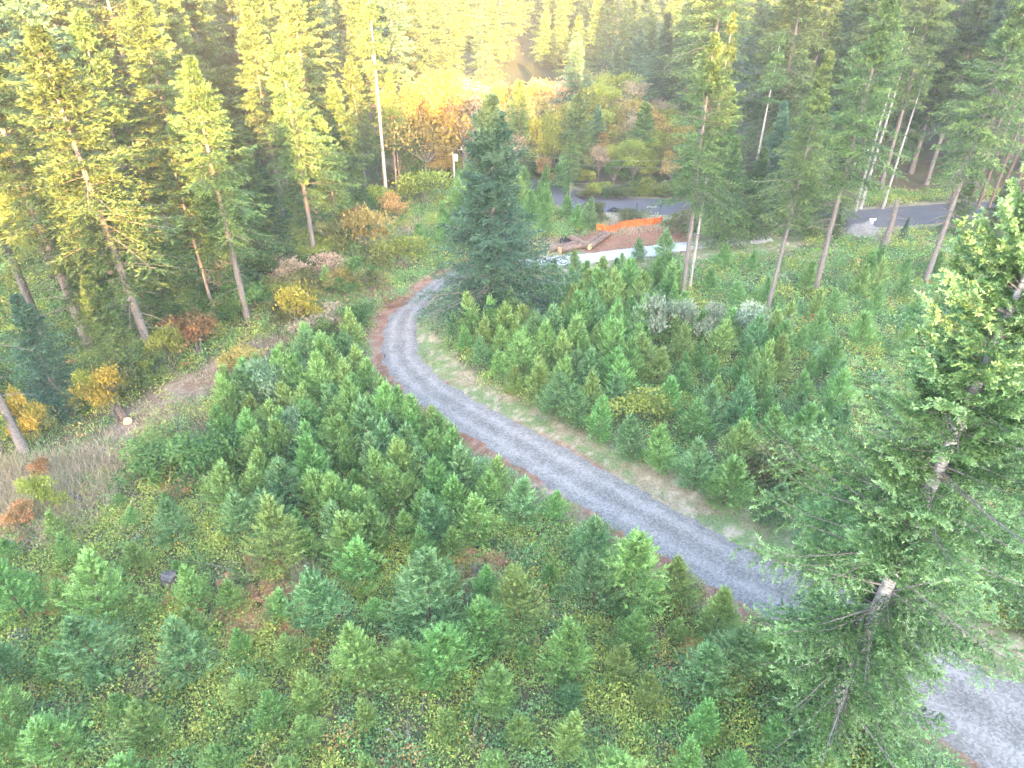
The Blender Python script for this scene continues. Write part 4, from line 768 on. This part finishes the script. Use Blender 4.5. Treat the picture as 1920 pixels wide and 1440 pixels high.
def log(p0, p1, r0, r1, z0, z1, label, seed=0, group='felled logs by the white gravel road', knots=5):
    a = np.array([*p0, 0.]); b = np.array([*p1, 0.]); a[2] = gz(*p0) + r0 + z0; b[2] = gz(*p1) + r1 + z1; root = bpy.data.objects.new('log', None); COL.objects.link(root); root.location = (a + b) / 2; o0 = np.array((a + b) / 2)
    q = np.linspace(0, 1, 14); P = a + (b - a) * q[:, None] - o0; rr = (r0 + (r1 - r0) * q) * (1 + .05 * np.sin(q * 23 + seed)); V, F = tubes(P[None], rr[None], 14); V = V + .02 * np.sin(V * 9 + seed); parts = [(V, F)]
    for i in range(knots):
        t = (i + .6) / knots; c = a + (b - a) * t - o0; d_ = unit(np.array([math.sin(i * 2 + seed), math.cos(i * 2 + seed), .8])); parts.append(tubes(np.array([[c, c + d_ * (r0 + .12)]]), np.array([[.07, .045]]), 6))
    V, F = merge(parts); link('bark', mesh_np('bark', V, F, M['log_bark'], smooth=True), root)
    for e, s_, r in ((a, -1, r0), (b, 1, r1)):
        V, F = disc(e - o0 + unit(b - a) * s_ * .012, (b - a) * s_, r * .97, seed=seed); link('cut_end', mesh_np('cut_end', V, F, M['cut']), root)
    tag(root, label, 'log', group); return root
log(at(1026, 474), at(1085, 456), .36, .26, 0, 0, 'felled log at the left end of the pile, lying lowest', 1)
log(at(1050, 474), at(1102, 461), .40, .33, 0, 0, 'thick felled log in front, beside the white gravel', 2)
log(at(1072, 451), at(1106, 467), .38, .36, .1, 0, 'thick log lying crosswise in the middle of the pile', 3)
log(at(1098, 461), at(1134, 439), .28, .22, .05, .05, 'thinner upper log of the right pair, bark partly off', 4)
log(at(1104, 467), at(1142, 442), .32, .26, 0, 0, 'right pair log lying nearer the red soil, blotched bark', 5)
def cut_log():
    x, y = at(243, 795); log((x + .1, y - .25), (x - 1.3, y + 1.3), .30, .26, 0, 0, 'cut log with a bright round end on the brown track', 6, None, 2)
cut_log()
def stump(u, v, r, h, label, seed):
    x, y = at(u, v); rg = np.random.default_rng(seed); n = 22; th = np.arange(n) * 2 * PI / n; z = np.linspace(-.1, h, 7); root = bpy.data.objects.new('tree_stump', None); COL.objects.link(root); root.location = (x, y, gz(x, y))
    fl = (1 + .55 * np.exp(-(z + .1) * 4)); prof_ = 1 + .10 * np.sin(th * 5 + seed) + .06 * np.sin(th * 9) + .03 * rg.normal(size=n)
    top = .08 * np.sin(th * 2 + seed) + .05 * rg.normal(size=n); V = np.stack([r * prof_ * np.cos(th) * fl[:, None], r * prof_ * np.sin(th) * fl[:, None], z[:, None] + (z[:, None] > h * .8) * top], -1)
    idx = np.arange(7 * n).reshape(7, n); F = np.stack([idx[:-1], np.roll(idx[:-1], -1, 1), np.roll(idx[1:], -1, 1), idx[1:]], -1).reshape(-1, 4); link('bark', mesh_np('bark', V.reshape(-1, 3), F, M['stump_wood'], smooth=True), root)
    rim = V[-1]; mid = rim * [.5, .5, 1] + [0, 0, -.03]; V2 = np.concatenate([[[0, 0, h - .06]], mid, rim * [.97, .97, 1] + [0, 0, .004]]); F2 = [(1 + i, 1 + n + i, 1 + n + (i + 1) % n, 1 + (i + 1) % n) for i in range(n)] + [(0, 1 + i, 1 + (i + 1) % n, 1 + (i + 2) % n) for i in range(0, n, 2)]
    link('top', mesh_np('top', V2, F2, M['stump_wood']), root); tag(root, label, 'stump', 'weathered stumps in the left clearing')
stump(324, 1098, .38, .85, 'grey weathered stump standing by bare soil in the left foreground', 1)
stump(145, 945, .36, .5, 'grey stump at the edge of the tall pale grass', 2)
stump(38, 1200, .42, .35, 'low grey stump near the lower left edge', 3)
stump(975, 600, .34, .3, 'small dark stump at the foot of the full dark fir', 4)
# bare earth beside the stump
# orange barrier fence
def barrier():
    px = [(1117, 432), (1129, 434), (1141, 436), (1153, 435), (1162, 429), (1178, 427), (1192, 426), (1208, 425), (1225, 424), (1240, 420)]; P = np.array([at(*p) for p in px]); o = P.mean(0); z0 = gz(*o); root = bpy.data.objects.new('barrier_fence', None); COL.objects.link(root); root.location = (*o, z0)
    Q = []; 
    for i in range(len(P) - 1):
        for k in range(6): Q.append((*(P[i] + (P[i + 1] - P[i]) * k / 6 - o), i + k / 6))
    Q.append((*(P[-1] - o), len(P) - 1.)); Q = np.array(Q); n = len(Q); sag = .10 * np.sin(PI * (Q[:, 2] % 1)); rows = []
    nr = 7; nrm = np.array([0.1, 1.0])
    for side in (0, 1):
        g_ = np.zeros((n, nr, 3))
        for j in range(nr):
            f_ = j / (nr - 1); g_[:, j, 0] = Q[:, 0]; g_[:, j, 1] = Q[:, 1] + .025 * side + .05 * np.sin(Q[:, 2] * 7 + j); g_[:, j, 2] = [gz(a + o[0], b + o[1]) - z0 for a, b in Q[:, :2]]; g_[:, j, 2] += .05 + f_ * (.86 - sag) + (1 - f_) * .3 * sag
        rows.append(g_)
    idx = np.arange(n * nr).reshape(n, nr); F = np.stack([idx[:-1, :-1], idx[1:, :-1], idx[1:, 1:], idx[:-1, 1:]], -1).reshape(-1, 4)
    V = np.concatenate([rows[0].reshape(-1, 3), rows[1].reshape(-1, 3)]); F = np.concatenate([F, F[:, ::-1] + n * nr]); link('mesh_panel', mesh_np('mesh_panel', V, F, M['orange']), root)
    for x_, y_ in P: V, F = box(x_ - o[0], y_ - o[1] - .06, gz(x_, y_) - z0 + .55, .05, .05, 1.2); link('post', mesh_np('post', V, F, M['bark_red']), root)
    tag(root, 'orange plastic mesh barrier fence across the clearing', 'barrier')
barrier()
for u, v, vt, l in [(1193, 401, 381, 'thin dark post at the roadside, left one of two'), (1237, 396, 385, 'shorter thin dark post at the roadside, right one of two')]:
    x, y = at(u, v); h = height_for(x, y, vt); V, F = merge([box(0, 0, h / 2, .09, .06, h), box(0, 0, h - .1, .14, .09, .12)]); o = link('road_post', mesh_np('road_post', V, F, M['dark_metal']), None, (x, y, gz(x, y))); tag(o, l, 'post', 'dark roadside posts')
def crumple(u, v, w_, d_, h_, mat, name, label, cat, seed):
    x, y = at(u, v); n = 15; a = np.linspace(-.5, .5, n); X, Y = np.meshgrid(a, a); R = np.hypot(X, Y) * 2; Z = h_ * np.clip(1 - R ** 2, 0, 1) * (.5 + vnoise(X * 6, Y * 6, 1, seed)) + .01; X = X * w_ * (1 + .2 * np.sin(Y * 9 + seed)); Y = Y * d_ * (1 + .2 * np.sin(X * 3))
    idx = np.arange(n * n).reshape(n, n); F = np.stack([idx[:-1, :-1], idx[:-1, 1:], idx[1:, 1:], idx[1:, :-1]], -1).reshape(-1, 4); V = np.stack([X, Y, Z], -1).reshape(-1, 3)
    tag(link(name, mesh_np(name, V, F, mat, smooth=(name == 'plastic_sheet')), None, (x, y, gz(x, y) + .01)), label, cat)
crumple(1152, 397, 1.7, 1.1, .4, M['black'], 'plastic_sheet', 'crumpled black plastic sheet at the paved road edge', 'sheet', 3)
crumple(1062, 452, 2.0, .9, .45, M['black'], 'plastic_sheet', 'crumpled black plastic sheet behind the logs', 'sheet', 5)
crumple(1612, 442, 4.2, 3.4, 1.5, M['gravel_pile'], 'gravel_heap', 'grey gravel heap beside the white sign', 'heap', 8)
for u, v, a_, l in [(1222, 391, .1, 'pale board lying on the paved road by the right post'), (1214, 402, .6, 'pale board lying in the weeds below the right post')]:
    x, y = at(u, v); V, F = merge([box(0, 0, .04, 1.3, .16, .05, a_), box(.1, .12, .045, 1.1, .05, .06, a_)]); tag(link('wooden_board', mesh_np('wooden_board', V, F, M['pole']), None, (x, y, gz(x, y) + .06)), l, 'board')
def rocks():
    rg = np.random.default_rng(9)
    for i, (u, v, s_) in enumerate([(1388, 452, 1.5), (1398, 450, 1.1), (1378, 456, .9), (1405, 457, .7), (1358, 456, .8), (1345, 461, .7), (1330, 459, .6), (1370, 462, .6), (1392, 460, .8), (1316, 462, .5), (1640, 450, .6), (1600, 452, .5)]):
        n1, n2 = 8, 12; th = np.arange(n2) * 2 * PI / n2; ph = np.linspace(.05, PI - .05, n1); D = np.stack([np.sin(ph)[:, None] * np.cos(th), np.sin(ph)[:, None] * np.sin(th), np.cos(ph)[:, None] + 0 * th], -1); R = 1 + .22 * np.sin(D[..., 0] * 5 + i) * np.cos(D[..., 1] * 4 + i * 2) + .1 * rg.normal(size=(n1, n2)); V = D * R[..., None] * [s_ * .5, s_ * .42, s_ * .34]
        idx = np.arange(n1 * n2).reshape(n1, n2); F = np.stack([idx[:-1], idx[1:], np.roll(idx[1:], -1, 1), np.roll(idx[:-1], -1, 1)], -1).reshape(-1, 4); x, y = at(u, v)
        tag(link('rock', mesh_np('rock', V.reshape(-1, 3), F, M['rock']), None, (x, y, gz(x, y) + s_ * .2)), 'pale broken rock beside the end of the white gravel road' if i < 10 else 'small pale rock at the foot of the gravel heap', 'rock', 'pale rocks by the white gravel road' if i < 10 else 'small rocks at the gravel heap')
rocks()
def road_sign():
    x, y = at(1630, 429); h = height_for(x, y, 412); root = bpy.data.objects.new('road_sign', None); COL.objects.link(root); root.location = (x, y, gz(x, y))
    V, F = box(0, 0, h / 2, .10, .08, h); link('post', mesh_np('post', V, F, M['white']), root)
    V, F = merge([box(0, -.06, h - .45, .42, .03, .9), box(.05, -.06, h + .04, .75, .028, .22, .0)]); link('sign_plate', mesh_np('sign_plate', V, F, M['white']), root); tag(root, 'small white roadside sign on a white post by the gravel heap', 'sign')
road_sign()
def power_pole(x, y, h, label, lamp=True):
    root = bpy.data.objects.new('power_pole', None); COL.objects.link(root); root.location = (x, y, gz(x, y)); z = np.linspace(0, h, 6); V, F = tubes(np.stack([0 * z, 0 * z, z], -1)[None], (.17 - .05 * z / h)[None], 10); link('pole', mesh_np('pole', V, F, M['pole'], smooth=True), root)
    V, F = box(0, -.16, h - .5, 2.5, .12, .14); link('crossarm', mesh_np('crossarm', V, F, M['pole']), root)
    for dx_ in (-1.1, -.4, .4, 1.1): V, F = tubes(np.array([[(dx_, -.16, h - .42), (dx_, -.16, h - .2)]]), np.array([[.07, .04]]), 8); link('insulator', mesh_np('insulator', V, F, M['white']), root)
    z = np.array([h - 2.0, h - 1.95, h - 1.1, h - 1.05]); V, F = tubes(np.stack([0 * z + .35, 0 * z - .2, z], -1)[None], np.array([[.02, .24, .24, .02]]), 12); link('transformer', mesh_np('transformer', V, F, M['metal'], smooth=True), root); tag(root, label, 'power pole', 'power poles')
px_, py_ = at(853, 354); ph_ = height_for(px_, py_, 274); power_pole(px_, py_, ph_, 'pale wooden power pole with crossarm and transformer, behind the tall fir')
qx, qy = at(1585, 372); power_pole(qx, qy, ph_ + 1, 'power pole carrying the wires into the right forest')
for i, (dx_, dz, sg) in enumerate([(-1.1, -.2, 1.6), (1.1, -.8, 1.9), (0, -3.2, 1.8), (0, -4.6, 1.7)]):
    q = np.linspace(0, 1, 24); a = np.array([px_ + dx_, py_ - .16, gz(px_, py_) + ph_ + dz]); b = np.array([qx + dx_, qy - .16, gz(qx, qy) + ph_ + 1 + dz]); P = a + (b - a) * q[:, None]; P[:, 2] -= 4 * sg * q * (1 - q); V, F = tubes(P[None], np.full((1, 24), .013), 4)
    tag(link('power_line', mesh_np('power_line', V, F, M['cable'])), ['thin power wire strung from the pale pole at crossarm height', 'lower communication cable strung below the power wires'][i > 1], 'wire', ['upper power wires', 'lower cables'][i > 1])
# ------------------------------------------------------------------ air
def haze():
    x0, x1, y0, y1, z0, z1 = -700, 700, -335, 1230, -3, 90
    V = np.array([(a, b, c) for a in (x0, x1) for b in (y0, y1) for c in (z0, z1)], float); F = np.array([(0, 1, 3, 2), (4, 6, 7, 5), (0, 4, 5, 1), (2, 3, 7, 6), (0, 2, 6, 4), (1, 5, 7, 3)])
    m, t = new_mat('haze'); pv = N(t, 'ShaderNodeVolumePrincipled'); pv.inputs['Color'].default_value = (.86, .90, 1, 1); pv.inputs['Density'].default_value = .00045; pv.inputs['Anisotropy'].default_value = .1; o = N(t, 'ShaderNodeOutputMaterial'); t.links.new(pv.outputs[0], o.inputs['Volume'])
    tag(link('haze', mesh_np('haze', V, F, m)), 'thin pale morning haze', kind='stuff')
haze()
def loose_stones():
    n = 9000; i = RS.integers(0, int(len(DC) * .95), n); sd_ = np.where(RS.uniform(0, 1, n) < .5, -1, 1); off = DHW[i] + RS.normal(0, .28, n); d_ = np.gradient(DC, axis=0)[i]; d_ /= np.linalg.norm(d_, axis=1)[:, None]
    x = DC[i, 0] - d_[:, 1] * sd_ * off + RS.normal(0, .3, n); y = DC[i, 1] + d_[:, 0] * sd_ * off + RS.normal(0, .3, n); r = RS.uniform(.012, .05, n) ; z = gzv(x, y) + r * .5
    U = np.array([(1, 0, 0), (0, 1, 0), (-1, 0, 0), (0, -1, 0), (0, 0, .7), (0, 0, -.7)], float); V = np.stack([x, y, z], -1)[:, None] + U[None] * r[:, None, None] * RS.uniform(.6, 1.4, (n, 6, 1))
    q = np.array([(0, 1, 4, 4), (1, 2, 4, 4), (2, 3, 4, 4), (3, 0, 4, 4)])[:, :3]; F = (np.arange(n)[:, None, None] * 6 + q[None]).reshape(-1, 3)
    tag(link('loose_stones', mesh_np('loose_stones', V.reshape(-1, 3), F, M['gravel_pile'])), 'loose stones spilling along the edges of the drive', 'stones', kind='stuff')
loose_stones()
def dead_wood():
    n = 420; y = RS.uniform(10, 70, n); x = RS.uniform(-32, 34, n); dd = drive_info(x, y)[0]; k = in_view(x, y, 0) & (dd > 1.5); x, y = x[k], y[k]; n = len(x); a = RS.uniform(0, 6.28, n); L_ = RS.uniform(.6, 2.6, n); q = np.linspace(-.5, .5, 5)
    P = np.stack([x[:, None] + np.cos(a)[:, None] * L_[:, None] * q, y[:, None] + np.sin(a)[:, None] * L_[:, None] * q, gzv(x, y)[:, None] + RS.uniform(.15, .55, (n, 1)) + L_[:, None] * q * RS.uniform(-.25, .25, (n, 1))], -1); P[:, 1:-1] += RS.normal(0, .05, (n, 3, 3))
    V, F = tubes(P, RS.uniform(.012, .035, (n, 1)) * (1.1 - .8 * (q + .5))[None], 4)
    c = [at(575, 1085), at(895, 1085), at(570, 1090), at(105, 1020), at(650, 545), at(540, 560), at(470, 665), at(1150, 570), at(660, 1110)]; B = []
    for cx_, cy_ in c:
        for _ in range(60): B.append((cx_ + random.gauss(0, .35), cy_ + random.gauss(0, .35)))
    B = np.array(B); m = len(B); D = unit(np.stack([RS.normal(0, .4, m), RS.normal(0, .4, m), np.ones(m)], -1)); t = np.linspace(0, 1, 4); base = np.concatenate([B, gzv(B[:, 0], B[:, 1])[:, None]], 1); P2 = base[:, None] + D[:, None] * (RS.uniform(.7, 1.5, (m, 1)) * t)[..., None]; P2[:, 1:] += RS.normal(0, .04, (m, 3, 3))
    V2, F2 = tubes(P2, .014 * (1 - .7 * t)[None].repeat(m, 0), 3); V, F = merge([(V, F), (V2, F2)])
    tag(link('dead_twigs', mesh_np('dead_twigs', V, F, M['twig'])), 'fallen branches and bare grey twigs among the undergrowth', 'twigs', kind='stuff')
dead_wood()
